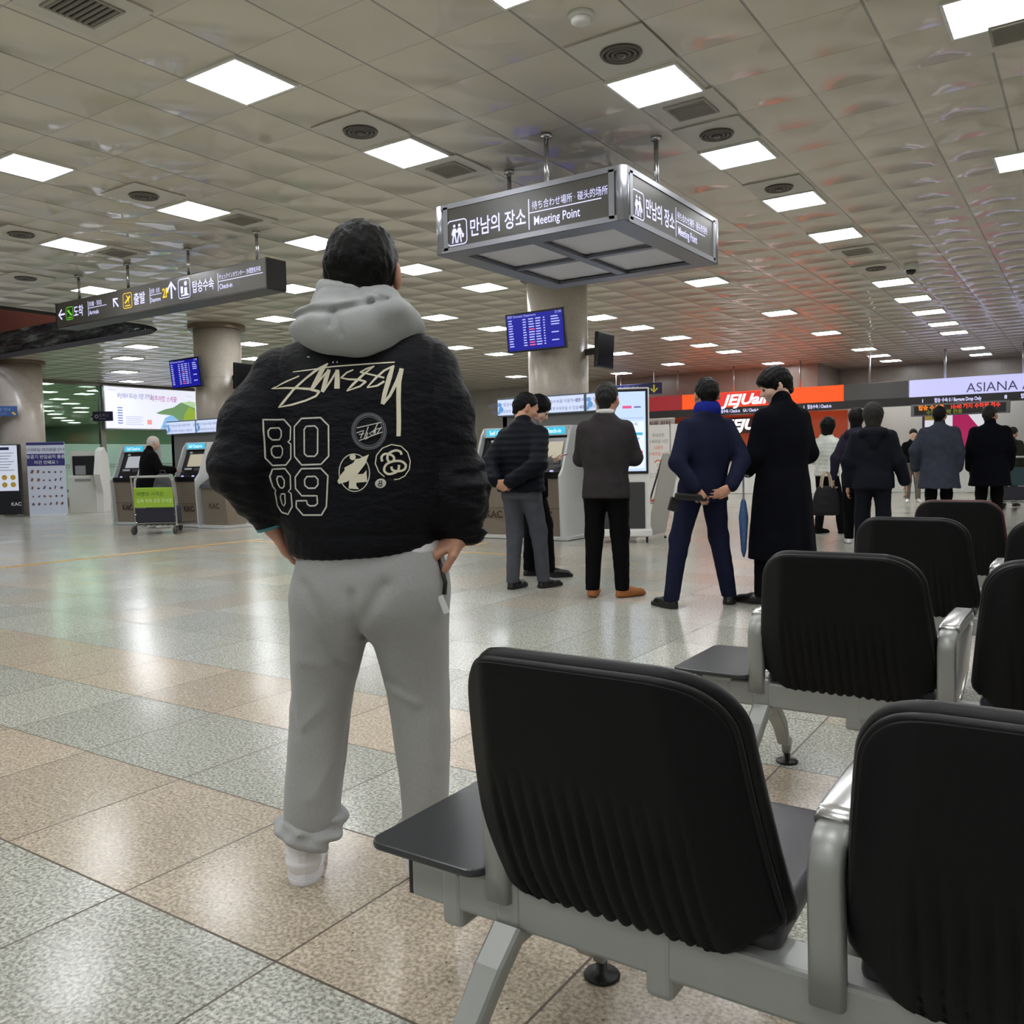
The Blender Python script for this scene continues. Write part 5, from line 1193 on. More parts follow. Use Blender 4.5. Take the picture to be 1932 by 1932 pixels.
    else: f.warp = lambda P: .0045*ripple(P, 1.)
    nm = dict(blazer='jacket', puffer='jacket', coat='coat', parka='jacket', sweater='sweater', shirt='shirt')[kind]
    jk = field_obj(nm, f, vox, tm, t)
    if collar:
        b = B(); b.sm = True; b.lathe([(.066*s, 0), (.070*s, .0), (.068*s, .034*s), (.063*s, .034*s)], 24, Matrix.Translation((lx+head_at[0]*.2, ly-.012, 1.467*s)) @ Matrix.Rotation(-.15, 4, 'X')); b.build('shirt_collar', collar, t)
    t['_pts'] = 0; del t['_pts']
    return t, dict(L=L_, R=R_, s=s, head=hc, R_=R)
C_NAVYQ = cloth('dark_navy_quilt', (17, 20, 28), .6); C_GREYT = cloth('slate_trousers', (78, 80, 88)); C_BLK = cloth('black_cloth', (11, 11, 13)); C_CHAR = cloth('charcoal_wool', (54, 50, 52)); C_NAVY = cloth('navy_suit', (26, 29, 50)); C_BLKN = cloth('blue_black_wool', (10, 11, 18), .95)
C_WPUF = cloth('white_puffer', (208, 212, 204), .6); C_DKN = cloth('dark_blue_parka', (20, 22, 30), .7); C_GCOAT = cloth('grey_coat', (58, 62, 74), .95); C_PLUM = cloth('plum_coat', (42, 38, 54)); C_OLIVE = cloth('olive_jacket', (44, 44, 38)); C_GREYP = cloth('grey_brown_trousers', (110, 104, 98)); C_WSH = cloth('white_shirt', (214, 214, 214), .7); C_GREYS = cloth('grey_shirt', (112, 114, 114))
SH_BLK = mat('black_shoe_leather', (20, 19, 19), .28); SH_TAN = mat('tan_suede', (158, 98, 52), .75, var=.12, vscale=20); SH_WHT = mat('white_shoe', (228, 228, 230), .45)
SOLE_BLK = mat('black_sole', (16, 16, 16), .6); SOLE_WHT = mat('white_sole', (220, 220, 220), .5)
BACK = dict(L=dict(e=(-.29, -.10, 1.12), w=(-.10, -.20, .93), d=(.8, -.05, -.25), n=(0, 1, .2), curl=.35), R=dict(e=(.29, -.10, 1.12), w=(.10, -.21, .95), d=(-.8, -.05, -.25), n=(0, 1, .2), curl=.35))
# the pair looking at a phone, seen half from the side
person('man in dark quilted jacket and grey trousers, hands clasped behind his back', (-4.10, 6.25, 0), 34, 1.70, 1.04, ('puffer', C_NAVYQ), C_GREYT, SH_BLK, ('short', HAIR), SK1, (.0, .05), (.0, .06), 42, 24, 0, ((-.10, -.06, -4), (.09, .12, 12)),
       arms=dict(L=dict(e=(-.26, -.13, 1.10), w=(-.12, -.24, .96), d=(.75, -.1, -.35), n=(0, 1, .2), curl=.5), R=dict(e=(.25, -.14, 1.10), w=(.03, -.25, .95), d=(-.85, -.1, -.1), n=(0, 1, .2), curl=.55)), vox=.010, shoe_sole=SOLE_BLK, eyes=True)
person('young man with black hair and shoulder bag holding out a phone', (-4.47, 6.98, 0), 72, 1.73, .92, ('shirt', C_GREYS), C_BLK, SH_BLK, ('bowl', HAIR), SK2, (0, .02), (0, .07), 20, 36, 0, ((-.10, -.05, -6), (.10, .08, 10)),
       arms=dict(L=dict(e=(-.21, -.02, 1.10), w=(-.10, .16, 1.09), d=(.3, 1, .1), n=(.3, -.1, 1), curl=.3, flip=1), R=dict(e=(.21, -.03, 1.10), w=(.08, .17, 1.10), d=(-.25, 1, .15), n=(-.2, -.1, 1), curl=.35)), vox=.010, shoe_sole=SOLE_BLK, eyes=True)
person('man in charcoal suit jacket with folded arms and tan shoes', (-3.26, 6.22, 0), 12, 1.725, 1.0, ('blazer', C_CHAR), C_BLK, SH_TAN, ('short', HAIRG), SK1, (0, 0), (.02, .03), 16, 4, 0, ((-.125, -.06, 2), (.075, -.05, 52)),
       arms=dict(L=dict(e=(-.21, .08, 1.12), w=(.02, .22, 1.16), d=(1, .0, .1), n=(0, -1, 0), curl=.3), R=dict(e=(.225, .06, 1.12), w=(-.02, .22, 1.12), d=(-1, .05, .1), n=(0, -1, 0), curl=.3)), vox=.010, collar=C_WSH)
t4, p4 = person('man in navy suit and blue scarf, holding a black folder behind his back', (-2.42, 6.15, 0), -14, 1.70, 1.0, ('blazer', C_NAVY), C_NAVY, SH_BLK, ('short', HAIR), SK1, (.04, 0), (.02, .04), 10, 10, 0, ((-.25, -.06, -12), (.19, -.04, 30)),
       arms=dict(L=dict(e=(-.265, -.09, 1.09), w=(-.16, -.19, .90), d=(.5, -.12, -.75), n=(.6, 1, .2), curl=.55), R=dict(e=(.25, -.12, 1.11), w=(.10, -.22, .905), d=(-.80, -.06, -.35), n=(.1, 1, .2), curl=.5)), vox=.010, hip=(.0, 0), shoe_sole=SOLE_BLK)
b = B(); b.sm = True; b.lathe([(.070, -.02), (.095, -.01), (.102, .03), (.096, .06), (.082, .085), (.066, .09)], 28, Matrix.Translation((.05, .005, 1.435)) @ Matrix.Rotation(-.12, 4, 'X')); b.build('scarf', cloth('blue_scarf', (28, 40, 128), .9, .5, 160), t4)
person('tall young man in a long black coat looking down to the left', (-1.93, 6.50, 0), -22, 1.76, 1.0, ('coat', C_BLKN, .34), C_BLK, SH_BLK, ('mop', HAIR), SK2, (0, 0), (-.02, .05), -62, 22, 0, ((-.12, 0, -30), (.10, 0, 10)), arms=dict(L=dict(e=(-.22, .02, 1.10), w=(-.16, .20, .98), d=(.2, 1, -.2), n=(1, 0, 0)), R=dict(e=(.22, -.02, 1.10), w=(.17, .20, 1.0), d=(-.2, 1, .1), n=(-1, 0, 0))), vox=.010, eyes=True)
person('person in a white puffer jacket and black trousers with dark bobbed hair', (-3.08, 12.45, 0), 62, 1.62, .92, ('puffer', C_WPUF), C_BLK, C_BLK, ('bob', HAIR), SK2, (0, 0), (0, .03), -20, 6, 0, ((-.11, -.10, 0), (.10, .12, 4)), arms=dict(L=dict(e=(-.25, .03, 1.10), w=(-.12, .26, 1.06), d=(.4, 1, .1), n=(.3, 0, 1)), R=dict(e=(.25, .03, 1.10), w=(.12, .26, 1.06), d=(-.4, 1, .1), n=(-.3, 0, 1))), vox=.014)
person('person in a dark hooded parka walking away, round greying hair', (-1.86, 9.36, 0), 20, 1.62, 1.02, ('parka', C_DKN), C_DKN, SH_BLK, ('bob', mat('grey_hair', (40, 38, 36), .6, spec=.2, bump=.8, bscale=90)), SK1, (0, .02), (0, .04), 0, 6, 0, ((-.12, .02, -4), (.11, -.12, 6)), arms=dict(R=dict(e=(.25, -.02, 1.10), w=(.32, .03, .86), d=(.15, .15, -1), n=(-1, .2, 0)), L=dict(e=(-.25, -.02, 1.10), w=(-.25, .05, .85), d=(-.1, .15, -1), n=(1, .2, 0))), vox=.013)
person('person in a plum coat carrying a black tote bag, beside the parka', (-2.40, 11.13, 0), 20, 1.66, .82, ('parka', C_PLUM), C_BLK, SH_WHT, ('bowl', HAIR), SK2, (0, .02), (0, .04), 10, 4, 0, ((-.08, .1, -4), (.09, -.1, 6)), arms=dict(L=dict(e=(-.25, -.02, 1.10), w=(-.28, .04, .84), d=(-.05, .1, -1), n=(1, .2, 0), curl=.9)), vox=.014)
person('person in a long grey coat standing with back turned, right of the parka', (-1.78, 13.30, 0), 22, 1.74, 1.12, ('coat', C_GCOAT, .60), C_BLK, SH_BLK, ('short', HAIR), SK1, (0, 0), (0, .03), 14, 5, 0, arms=dict(L=dict(e=(-.30, .0, 1.12), w=(-.29, .10, .87))), vox=.013)
person('person in a black coat looking right, beside the grey coat', (-1.20, 13.72, 0), 24, 1.735, 1.12, ('coat', C_BLKN, .62), C_BLK, SH_BLK, ('short', HAIRG), SK1, (0, 0), (.0, .03), 34, 4, 0, vox=.013)
person('person in an olive jacket bending behind the black coat', (-1.40, 19.6, 0), 50, 1.56, 1.1, ('parka', C_OLIVE), C_BLK, SH_BLK, ('short', HAIRG), SK1, (0, .12), (0, .12), 0, 30, 0, vox=.018)
person('man in black jacket and grey trousers facing the camera near the counter', (-3.35, 21.0, 0), 196, 1.62, 1.0, ('sweater', C_BLK), C_GREYP, SH_WHT, ('short', HAIR), SK2, (0, .03), (0, .06), 0, 24, 0, arms=dict(L=dict(e=(-.27, .02, 1.10), w=(-.06, .26, 1.06), d=(1, .2, 0), n=(0, -1, 0)), R=dict(e=(.27, .02, 1.10), w=(.08, .26, 1.02), d=(-1, .2, 0), n=(0, -1, 0))), vox=.015, eyes=True)
person('dark haired clerk sitting low behind the coral counter', (-6.45, 26.2, -.15), 150, 1.62, .9, ('sweater', C_BLK), C_BLK, SH_BLK, ('tied', HAIR), SK2, (0, .02), (0, .04), 30, 12, 0, vox=.018)
person('white-haired man in black coat using a check-in kiosk', (-14.74, 9.70, 0), 48, 1.72, 1.12, ('coat', C_BLK, .66), C_CHAR, SH_WHT, ('short', HAIRW), SK2, (0, .06), (0, .09), 10, 18, 0, ((-.11, 0, -6), (.11, .08, 8)), arms=dict(L=dict(e=(-.27, .06, 1.12), w=(-.16, .34, 1.04), d=(.1, 1, 0), n=(0, 0, -1)), R=dict(e=(.27, .10, 1.10), w=(.22, .40, 1.08), d=(.1, 1, 0), n=(0, 0, -1))), vox=.014, eyes=True)
person('person in slate trousers almost hidden behind the man in the quilted jacket', (-6.52, 9.83, 0), 4, 1.58, .9, ('parka', C_BLK), cloth('slate_blue_trousers', (78, 84, 94)), SH_WHT, ('bob', HAIR), SK2, (0, .0), (0, .04), 0, 8, 0, ((-.10, 0, -4), (.08, .05, 6)), vox=.016)

# things carried
def beside(loc, turn, p):
    a = math.radians(YAW-turn); return (loc[0]+p[0]*math.cos(a)-p[1]*math.sin(a), loc[1]+p[0]*math.sin(a)+p[1]*math.cos(a), p[2])
t = thing('phone', 'smartphone held out by the young man with the shoulder bag', 'phone', beside((-4.47, 6.98), 72, (-.02, .265, 1.145)), math.radians(YAW-72)); b = B(); b.box((.02, .05, 0), (.07, .145, .010), (.5, 0, 0), .003); b.build('case', M_BLACK, t); b = B(); b.box((.02, .052, .006), (.062, .13, .002), (.5, 0, 0)); b.build('screen', mat('phone_glass', (60, 62, 66), .15), t)
t = thing('shoulder_bag', 'small black bag hanging at the young man\'s far side', 'bag', (-4.47, 6.98, 0), math.radians(YAW-72)); b = B(); b.box((.22, .02, .86), (.07, .15, .20), None, .03); b.build('pouch', C_BLK, t); b = B(); b.strap([(.22, .02, .95), (.21, .08, 1.10), (.12, .14, 1.28), (-.06, .12, 1.40), (-.13, .03, 1.455), (-.10, -.10, 1.40)], .04, .006, (0, .3, .9)); b.build('strap', C_BLK, t)
t = thing('folder', 'black folder held behind the navy suit', 'folder', (-2.35, 5.93, .80), math.radians(YAW+14)); b = B(); b.box((-.07, .0, .03), (.26, .03, .05), (.1, .1, .05), .012); b.build('cover', M_BLACK, t); b = B(); b.box((-.19, .03, -.02), (.08, .02, .10), (0, .3, 0), .008); b.build('flap', M_BLACK, t)
t = thing('umbrella', 'folded blue umbrella hanging between the navy suit and black coat', 'umbrella', (-2.20, 6.42, .35), 0); b = B(); b.sm = True; b.lathe([(.006, 0), (.02, .05), (.036, .30), (.020, .42), (.012, .44)], 14); b.build('canopy', cloth('blue_umbrella', (82, 112, 160), .6), t)
b = B(); b.tube([(0, 0, .42), (0, 0, .60)]+[(.022-.022*math.cos(a), 0, .60+.022*math.sin(a)) for a in np.linspace(.3, PI, 7)], .008, 8); b.build('handle', mat('pale_handle', (190, 196, 200), .4), t)
t = thing('tote_bag', 'black tote bag with cream handles hanging beside the plum coat', 'bag', (-2.73, 11.0, .36), math.radians(YAW))
f = Field(.03); f.stack([(0, 0, 0, .15, .06), (.06, 0, 0, .17, .08), (.25, 0, 0, .15, .07), (.36, 0, 0, .10, .04)], cap=.02); f.warp = lambda P: .006*ripple(P, 1.4); field_obj('pouch', f, .012, cloth('black_tote', (34, 34, 36), .6), t)
b = B(); 
for yy in (-.03, .03): b.tube([(.06*math.cos(a), yy, .34+.20*math.sin(a)) for a in np.linspace(0, PI, 12)], .011, 8)
b.build('handles', mat('cream_strap', (176, 160, 138), .6), t)

# ------------------------------------------------------------------ the standing man in front
MAN = thing('person', 'man in black printed jacket, grey hood and grey sweatpants standing with back turned', 'person', (-1.60, 1.63, 0), math.radians(YAW))
C_BOMB, _g = newmat('black_padded_nylon'); _g.b.inputs['Base Color'].default_value = (*lin((14, 15, 20)), 1); _g.b.inputs['Roughness'].default_value = .55; _g.b.inputs['Specular IOR Level'].default_value = .14
_tc = _g.n('TexCoord'); _mp = _g.n('Mapping'); _g.l(_tc.outputs['Object'], _mp.inputs[0]); _mp.inputs['Scale'].default_value = (1, 1, 1.9)
_h = _g.m('ADD', _g.m('MULTIPLY', _g.noise(_mp.outputs[0], 28, 3, .55), 1.0), _g.m('MULTIPLY', _g.noise(_tc.outputs['Object'], 420, 2, .5), .10))
_bp = _g.n('Bump'); _bp.inputs['Strength'].default_value = .42; _bp.inputs['Distance'].default_value = .02; _g.l(_h, _bp.inputs['Height']); _g.l(_bp.outputs[0], _g.b.inputs['Normal'])
C_FLEECE = mat('grey_marl_fleece', (166, 167, 166), .95, bump=.35, bscale=700, var=.07, vscale=260, sheen=.25, spec=.1)
C_HOOD = mat('grey_hood_fleece', (168, 170, 170), .95, bump=.3, bscale=700, var=.05, vscale=240, sheen=.25, spec=.1); C_TEE = cloth('white_tee', (224, 226, 230), .8)
M_SNK = mat('white_sneaker_leather', (242, 242, 246), .42); M_SNKS = mat('white_sneaker_sole', (236, 236, 242), .5)
hc = V3((.046, .055, 1.612)); HS = 1.09; HR = head_rot(4, 3, 0)
body = Field(.03)
body.stack([(.82, .045, .03, .15, .10), (1.0, .04, .03, .14, .10), (1.2, .04, .03, .16, .11), (1.36, .035, .03, .17, .09), (1.44, .035, .03, .10, .06)])
head(body, hc, HR, HS, V3((.035, .02, 1.44)))
sl_, el_, wl_ = V3((-.165, .03, 1.340)), V3((-.268, -.01, 1.12)), V3((-.212, .035, .962)); sr_, er_, wr_ = V3((.200, .03, 1.355)), V3((.275, -.005, 1.05)), V3((.292, -.01, .930))
for a, c, d in ((sl_, el_, wl_), (sr_, er_, wr_)): body.cap(a, c, .052, .044); body.cap(c, d, .044, .028, .02)
hand(body, wl_, (.30, .42, -.86), (.9, .1, .4), -1, .30, .98, .3, .05)
hand(body, wr_, (-.86, -.12, -.42), (.1, .35, -.9), 1, .85, .98, .9, .02)
kl, al, kr, ar = V3((-.105, .06, .50)), V3((-.160, .05, .12)), V3((.157, .06, .50)), V3((.165, .06, .09))
for h_, q, a in ((V3((-.05, .03, .86)), kl, al), (V3((.14, .03, .86)), kr, ar)): body.cap(h_, q, .078, .055); body.cap(q, a, .053, .036, .02)
field_obj('body', body, .0052, SK1, MAN)
# hair: short crop, tapered nape
P = lambda x, y, z: hc+HR @ (V3((x, y, z))*HS)
f = Field(.02); f.ell(P(0, -.016, .034), V3((.0835, .103, .091))*HS, HR); f.cap(P(-.02, -.050, .0), P(-.014, -.052, -.060), .066, .050, .03); f.cap(P(.02, -.050, .0), P(.014, -.052, -.060), .066, .050, .03)
f.cut(HR @ V3((0, 1, -.75)), P(0, .058, .055), .006); f.cut((0, 0, -1), P(0, 0, -.085), .01)
for q in (-1, 1): f.ell(P(.094*q, .006, -.022), (.032, .036, .046), HR, .008, sub=True)
f.warp = lambda Q: .0035*vnoise(Q, (110, 110, 60))+.003*vnoise(Q, (45, 45, 30))
field_obj('hair', f, .0045, HAIR, MAN)
b = B()
for q in (-1, 1): b.ball(P(.032*q, .084, .006), .0105, None, 12)
b.build('eyes', EYE_M, MAN)
# sweatpants
f = Field(.035)
f.stack([(.675, .045, .035, .17, .135), (.76, .046, .02, .195, .155), (.86, .048, .02, .190, .150), (.95, .045, .03, .17, .13)], cap=.05)
lrows = [(.130, -.146, .055, .062, .070), (.17, -.143, .06, .074, .088), (.25, -.135, .062, .077, .092), (.35, -.122, .065, .080, .095), (.50, -.104, .06, .082, .098), (.60, -.085, .045, .092, .110), (.70, -.065, .03, .104, .128), (.80, -.055, .025, .110, .138), (.90, -.035, .022, .085, .12)]
rrows = [(.115, .160, .065, .060, .070), (.16, .164, .065, .063, .080), (.25, .166, .065, .066, .086), (.35, .162, .065, .074, .092), (.50, .157, .06, .083, .098), (.60, .148, .045, .093, .110), (.70, .140, .03, .105, .128), (.80, .140, .025, .106, .138), (.90, .125, .022, .085, .12)]
f.stack(lrows, k=.03); f.stack(rrows, k=.03)
def pants_fold(Q):
    x, y, z = Q.T; d = 0.
    def groove(a, c, wd, dp):
        a = V3(a); c = V3(c); q = Q[:, [0, 2]]; e = c-a; t = np.clip((q-a)@e/(e@e), 0, 1); r = np.linalg.norm(q-a-t[:, None]*e, axis=1); return dp*np.exp(-(r/wd)**2)*(y < .06)
    d = groove((-.10, .82), (-.03, .70), .016, .007)+groove((.10, .82), (.02, .70), .018, .010)+groove((.02, .80), (.028, .68), .012, .010)+groove((-.06, .70), (-.02, .60), .015, .006)
    d = d-groove((-.13, .62), (-.05, .61), .014, .006)-groove((.09, .535), (.16, .50), .012, .007)+groove((.085, .56), (.12, .545), .012, .006)-groove((-.08, .50), (-.14, .44), .014, .006)+groove((-.19, .56), (-.155, .42), .012, .005)-groove((-.07, .33), (-.12, .25), .016, .006)+groove((-.03, .42), (-.06, .30), .014, .005)
    return d+.003*ripple(Q, .8)
f.warp = pants_fold
PANTS = field_obj('sweatpants', f, .006, C_FLEECE, MAN)
f = Field(.02)
for i, (x, y, z, r) in enumerate(((-.146, .058, .142, .072),)):
    ring_ = [V3((x+r*1.0*math.cos(a), y+r*1.12*math.sin(a), z+.012*math.sin(a*2+1)+.008*math.cos(3*a))) for a in np.linspace(0, 2*PI, 20)]
    for a, c in zip(ring_, ring_[1:]): f.cap(a, c, .026+.004*math.sin(9*a[0]), k=.012)
    f.ell((x, y, z), (.062, .07, .03))
f.warp = lambda Q: .006*np.sin(70*Q[:, 0]+2*np.sin(60*Q[:, 2]))*np.sin(55*Q[:, 1]+1.3)+.004*np.sin(160*Q[:, 2]+60*Q[:, 0])
field_obj('gathered_cuff', f, .0055, C_FLEECE, MAN)
f = Field(.02)
ring_ = [V3((.162+.058*math.cos(a), .065+.066*math.sin(a), .125+.006*math.sin(2*a))) for a in np.linspace(0, 2*PI, 18)]
for a, c in zip(ring_, ring_[1:]): f.cap(a, c, .022, k=.012)
f.ell((.162, .065, .125), (.05, .06, .03)); f.warp = lambda Q: .005*np.sin(70*Q[:, 0])*np.sin(60*Q[:, 1])
field_obj('gathered_cuff', f, .007, C_FLEECE, MAN)
# sneakers
def sneaker(hx, hy, ang):
    a = math.radians(ang); d = V3((math.sin(a), math.cos(a), 0)); t = V3((d[1], -d[0], 0)); u = V3((0, 0, 1)); h = V3((hx, hy, 0)); Pq = lambda q, x, z: h+d*q*.295+t*x+u*z
    f = Field(.018); f.cap(Pq(.13, 0, .058), Pq(.15, 0, .105), .042, .039); f.cap(Pq(.14, 0, .055), Pq(.45, 0, .052), .042, .046); f.cap(Pq(.45, 0, .052), Pq(.84, .004, .042), .045, .038, flat=(u, .85)); f.cap(Pq(.22, 0, .08), Pq(.40, 0, .10), .045, .034)
    f.cut(-u, h+u*.02, .004); f.warp = lambda Q: .0018*np.sin(Q[:, 2]*300)*(Q[:, 2] > .05)*(Q[:, 2] < .10)
    o = field_obj('sneaker', f, .0048, M_SNK, MAN)
    pr = []
    for i in range(25):
        q = i/24; wv = (.045+.008*math.sin(min(1, q*1.3)*PI*.6)-.005*math.exp(-((q-.45)/.12)**2))*math.sqrt(max(0, 1-abs((q-.5)/.5)**5)); pr.append((q*1.03-.01, max(.004, wv)))
    ol = [(q, x) for q, x in pr]+[(q, -x) for q, x in pr[::-1]]; k = len(ol); V = []
    for z, sc in ((0, .985), (.004, 1.0), (.014, 1.0), (.0155, .985), (.017, 1.0), (.032, .985), (.036, .94)): V += [Pq((q-.5)*sc+.5, x*sc, z) for q, x in ol]
    F = [tuple(range(k))[::-1], tuple(6*k+j for j in range(k))]+[(r*k+j, r*k+(j+1) % k, (r+1)*k+(j+1) % k, (r+1)*k+j) for r in range(6) for j in range(k)]
    mesh_obj('sole', V, F, M_SNKS, o, False)
    b = B(); b.strap([Pq(.055, 0, .06)-d*.018, Pq(.05, 0, .085)-d*.016, Pq(.07, 0, .118)-d*.012], .022, .006, tuple(t)); b.build('heel_tab', M_SNK, o)
    return o
sneaker(-.158, .0, -9); sneaker(.150, .02, 0)
# white tee showing under the jacket
f = Field(.02); f.stack([(.886, .078, .022, .158, .140), (.91, .075, .022, .160, .140), (1.0, .06, .03, .16, .13)], tilt=(.0, .03)); f.warp = lambda Q: .003*ripple(Q, 1.5)
field_obj('tee_shirt', f, .007, C_TEE, MAN)
# jacket: puffed body, ribbed hem, full sleeves
f = Field(.035)
f.stack([(.889, .034, .022, .185, .150), (.908, .034, .022, .196, .160), (.945, .034, .025, .205, .168), (1.0, .035, .028, .224, .176), (1.10, .036, .03, .236, .178), (1.22, .036, .03, .236, .170), (1.32, .034, .03, .226, .155), (1.385, .032, .03, .206, .132), (1.44, .034, .03, .158, .108), (1.475, .034, .03, .09, .085)], cap=.018, tilt=(.045, .05))
f.cap(sl_, V3((-.232, .005, 1.225)), .089, .090, .05); f.cap(V3((-.232, .005, 1.225)), el_, .089, .088, .04); f.cap(el_, V3((-.240, .018, 1.055)), .088, .078, .03); f.cap(V3((-.240, .018, 1.055)), wl_+V3((-.010, -.004, .045)), .074, .052, .03)
f.cap(sr_, V3((.236, .01, 1.24)), .088, .084, .05); f.cap(V3((.236, .01, 1.24)), er_, .083, .084, .04); f.cap(er_, V3((.284, .01, .985)), .083, .076, .03); f.cap(V3((.284, .01, .985)), wr_+V3((.010, -.0, .028)), .072, .052, .03)
def jacket_fold(Q):
    x, y, z = Q.T
    arm = np.clip((np.abs(x-.035)-.19)/.06, 0, 1); tor = 1-arm
    low = np.clip((1.22-z)/.12, .35, 1)
    d = arm*low*(.012*vnoise(Q, (9, 9, 26))-.010*np.abs(vnoise(Q, (13, 13, 34), 5))+.005+.004*vnoise(Q, (34, 34, 80), 9))
    d = d+tor*(.003*ripple(Q, .8))+tor*np.clip((.95-z)*20, 0, 1)*.0012*np.sin(x*260)*(y < .1)
    seam = np.exp(-((np.abs(x-.035)-.195)/.006)**2)*.006*(z > 1.0)*(y < .03); return d+seam+.003*np.exp(-((z-.945)/.007)**2)
f.warp = jacket_fold
JACKET = field_obj('jacket', f, .006, C_BOMB, MAN)
for w_, d_, r in ((wl_, (.28, .12, -1), .050), (wr_, (-.5, .0, -.6), .046)):
    dd = unit(d_); b = B(); b.sm = True; b.tube([w_+dd*q for q in (-.045, -.02, -.004)], [r, r*.95, r*.9], 20); b.build('cuff', C_BOMB, JACKET)
b = B(); b.sm = True; dd = unit((.28, .12, -1)); b.tube([wl_+dd*q for q in (-.008, .004)], [.044, .043], 20); o = b.build('cuff_lining', mat('teal_lining', (70, 140, 150), .6), JACKET)
# hood: soft collar roll, pouch hanging down the back
f = Field(.03)
f.stack([(1.44, .03, .01, .125, .12), (1.49, .032, .012, .128, .122), (1.54, .034, .02, .112, .105), (1.585, .036, .03, .102, .092)], cap=.014, tilt=(-.18, .12))
f.ell((-.005, -.085, 1.460), (.118, .075, .058), k=.03); f.ell((.075, -.07, 1.475), (.100, .075, .046), np.array(Matrix.Rotation(-.32, 3, 'Y')), k=.03); f.ell((.012, -.095, 1.432), (.085, .06, .042), k=.03)
f.cap((.06, .03, 1.455), (.175, .02, 1.462), .055, .03, .03); f.cap((.0, .03, 1.455), (-.10, .02, 1.445), .055, .04, .03); f.cap((.085, .0, 1.53), (.150, .0, 1.480), .05, .042, .03); f.cap((.13, -.03, 1.475), (.06, -.10, 1.44), .05, .05, .04)
f.ell((.043, .065, 1.60), (.082, .105, .105), k=.012, sub=True)
def hood_fold(Q):
    x, y, z = Q.T; q = Q[:, [0, 2]]; d = .002*ripple(Q, 1.2)
    def groove(pts, wd, dp):
        r = np.full(len(Q), 9.)
        for a, c in zip(pts, pts[1:]):
            a = V3(a); c = V3(c); e = c-a; t = np.clip((q-a)@e/(e@e), 0, 1); r = np.minimum(r, np.linalg.norm(q-a-t[:, None]*e, axis=1))
        return dp*np.exp(-(r/wd)**2)*(y < .04)
    d = d+groove([(-.125, 1.470), (-.06, 1.492), (-.01, 1.486), (.05, 1.500), (.12, 1.525)], .010, .013)-groove([(-.11, 1.492), (-.05, 1.512), (.02, 1.510), (.10, 1.545)], .012, .006)
    d = d+groove([(.0, 1.485), (-.004, 1.452)], .008, .010)+groove([(.012, 1.47), (.02, 1.43)], .008, .006)+groove([(-.10, 1.565), (-.02, 1.560), (.06, 1.552), (.11, 1.532)], .003, .0022)+groove([(-.06, 1.555), (-.075, 1.52)], .010, .006)+groove([(.05, 1.545), (.09, 1.50)], .012, .006)
    return d
f.warp = hood_fold
field_obj('hood', f, .005, C_HOOD, MAN)
# prints on the back of the jacket, laid onto its surface
JB = BVHTree.FromObject(JACKET, bpy.context.evaluated_depsgraph_get())
def px(u, v):
    """print layout grid -> across and up on the back"""
    du, dv = u-680, v-800
    return (.047+.001333*(du*.99975+dv*.0222)-.0, 1.2160-.001330*(dv*.99975-du*.0222))
def lay(x, z, off=.0016):
    h = JB.ray_cast(Vector((x, -1.5, z)), Vector((0, 1, 0)))[0]
    return Vector((x, (h.y if h is not None else -.1)-off, z))
def dense(pts, step, closed=False):
    out = []; k = len(pts)
    for i in range(k if closed else k-1):
        a, c = pts[i], pts[(i+1) % k]; n = max(1, int(math.hypot(c[0]-a[0], c[1]-a[1])/step))
        for j in range(n): t = j/n; out.append(tuple(a[q]+(c[q]-a[q])*t for q in range(len(a))))
    if not closed: out.append(tuple(pts[-1]))
    return out
def stroke(b, pts, wd=None, closed=False, off=.0016):
    """pts in layout units, each optionally with its own width"""
    pts = [(p[0], p[1], p[2] if len(p) > 2 else wd) for p in pts]; P2 = dense(pts, 4., closed); k = len(P2); V = []; F = []
    for i, p in enumerate(P2):
        a = P2[(i-1) % k] if (i or closed) else p; c = P2[(i+1) % k] if (i < k-1 or closed) else p
        dx, dy = c[0]-a[0], c[1]-a[1]; L = math.hypot(dx, dy) or 1; nx, ny = -dy/L*p[2]/2, dx/L*p[2]/2
        m = 1. if k < 3 else 1.
        for s in (1, 0, -1): V.append(lay(*px(p[0]+nx*s*m, p[1]+ny*s*m), off))
    for i in range(k if closed else k-1):
        j = (i+1) % k; F += [(3*i, 3*i+1, 3*j+1, 3*j), (3*i+1, 3*i+2, 3*j+2, 3*j+1)]
    b.faces(V, F)
def blob(b, pts, off=.0016):
    c = (sum(p[0] for p in pts)/len(pts), sum(p[1] for p in pts)/len(pts)); P2 = dense(pts, 4., True); k = len(P2); V = [lay(*px(*c), off)]
    for r in (.5, 1.): V += [lay(*px(c[0]+(p[0]-c[0])*r, c[1]+(p[1]-c[1])*r), off) for p in P2]
    b.faces(V, [(0, 1+i, 1+(i+1) % k) for i in range(k)]+[(1+i, 1+k+i, 1+k+(i+1) % k, 1+(i+1) % k) for i in range(k)])
def circ(cx, cy, rx, ry=None, a0=0., a1=2*PI, n=40, rot=0.):
    ry = ry or rx; o = []
    for i in range(n+(0 if abs(a1-a0) > 6.2 else 1)):
        a = a0+(a1-a0)*i/n; x, y = rx*math.cos(a), ry*math.sin(a); o.append((cx+x*math.cos(rot)-y*math.sin(rot), cy+x*math.sin(rot)+y*math.cos(rot)))
    return o
M_CREAM = mat('cream_print', (226, 220, 196), .7); M_LINE = mat('off_white_print', (206, 204, 196), .7); M_FAINT = mat('faint_grey_print', (96, 98, 104), .7)
A = lambda L: [(500+p[0]*.15528, 650+p[1]*.15528)+((p[2]*.15528,) if len(p) > 2 else ()) for p in L]
b = B()                                        # the long handwritten wordmark
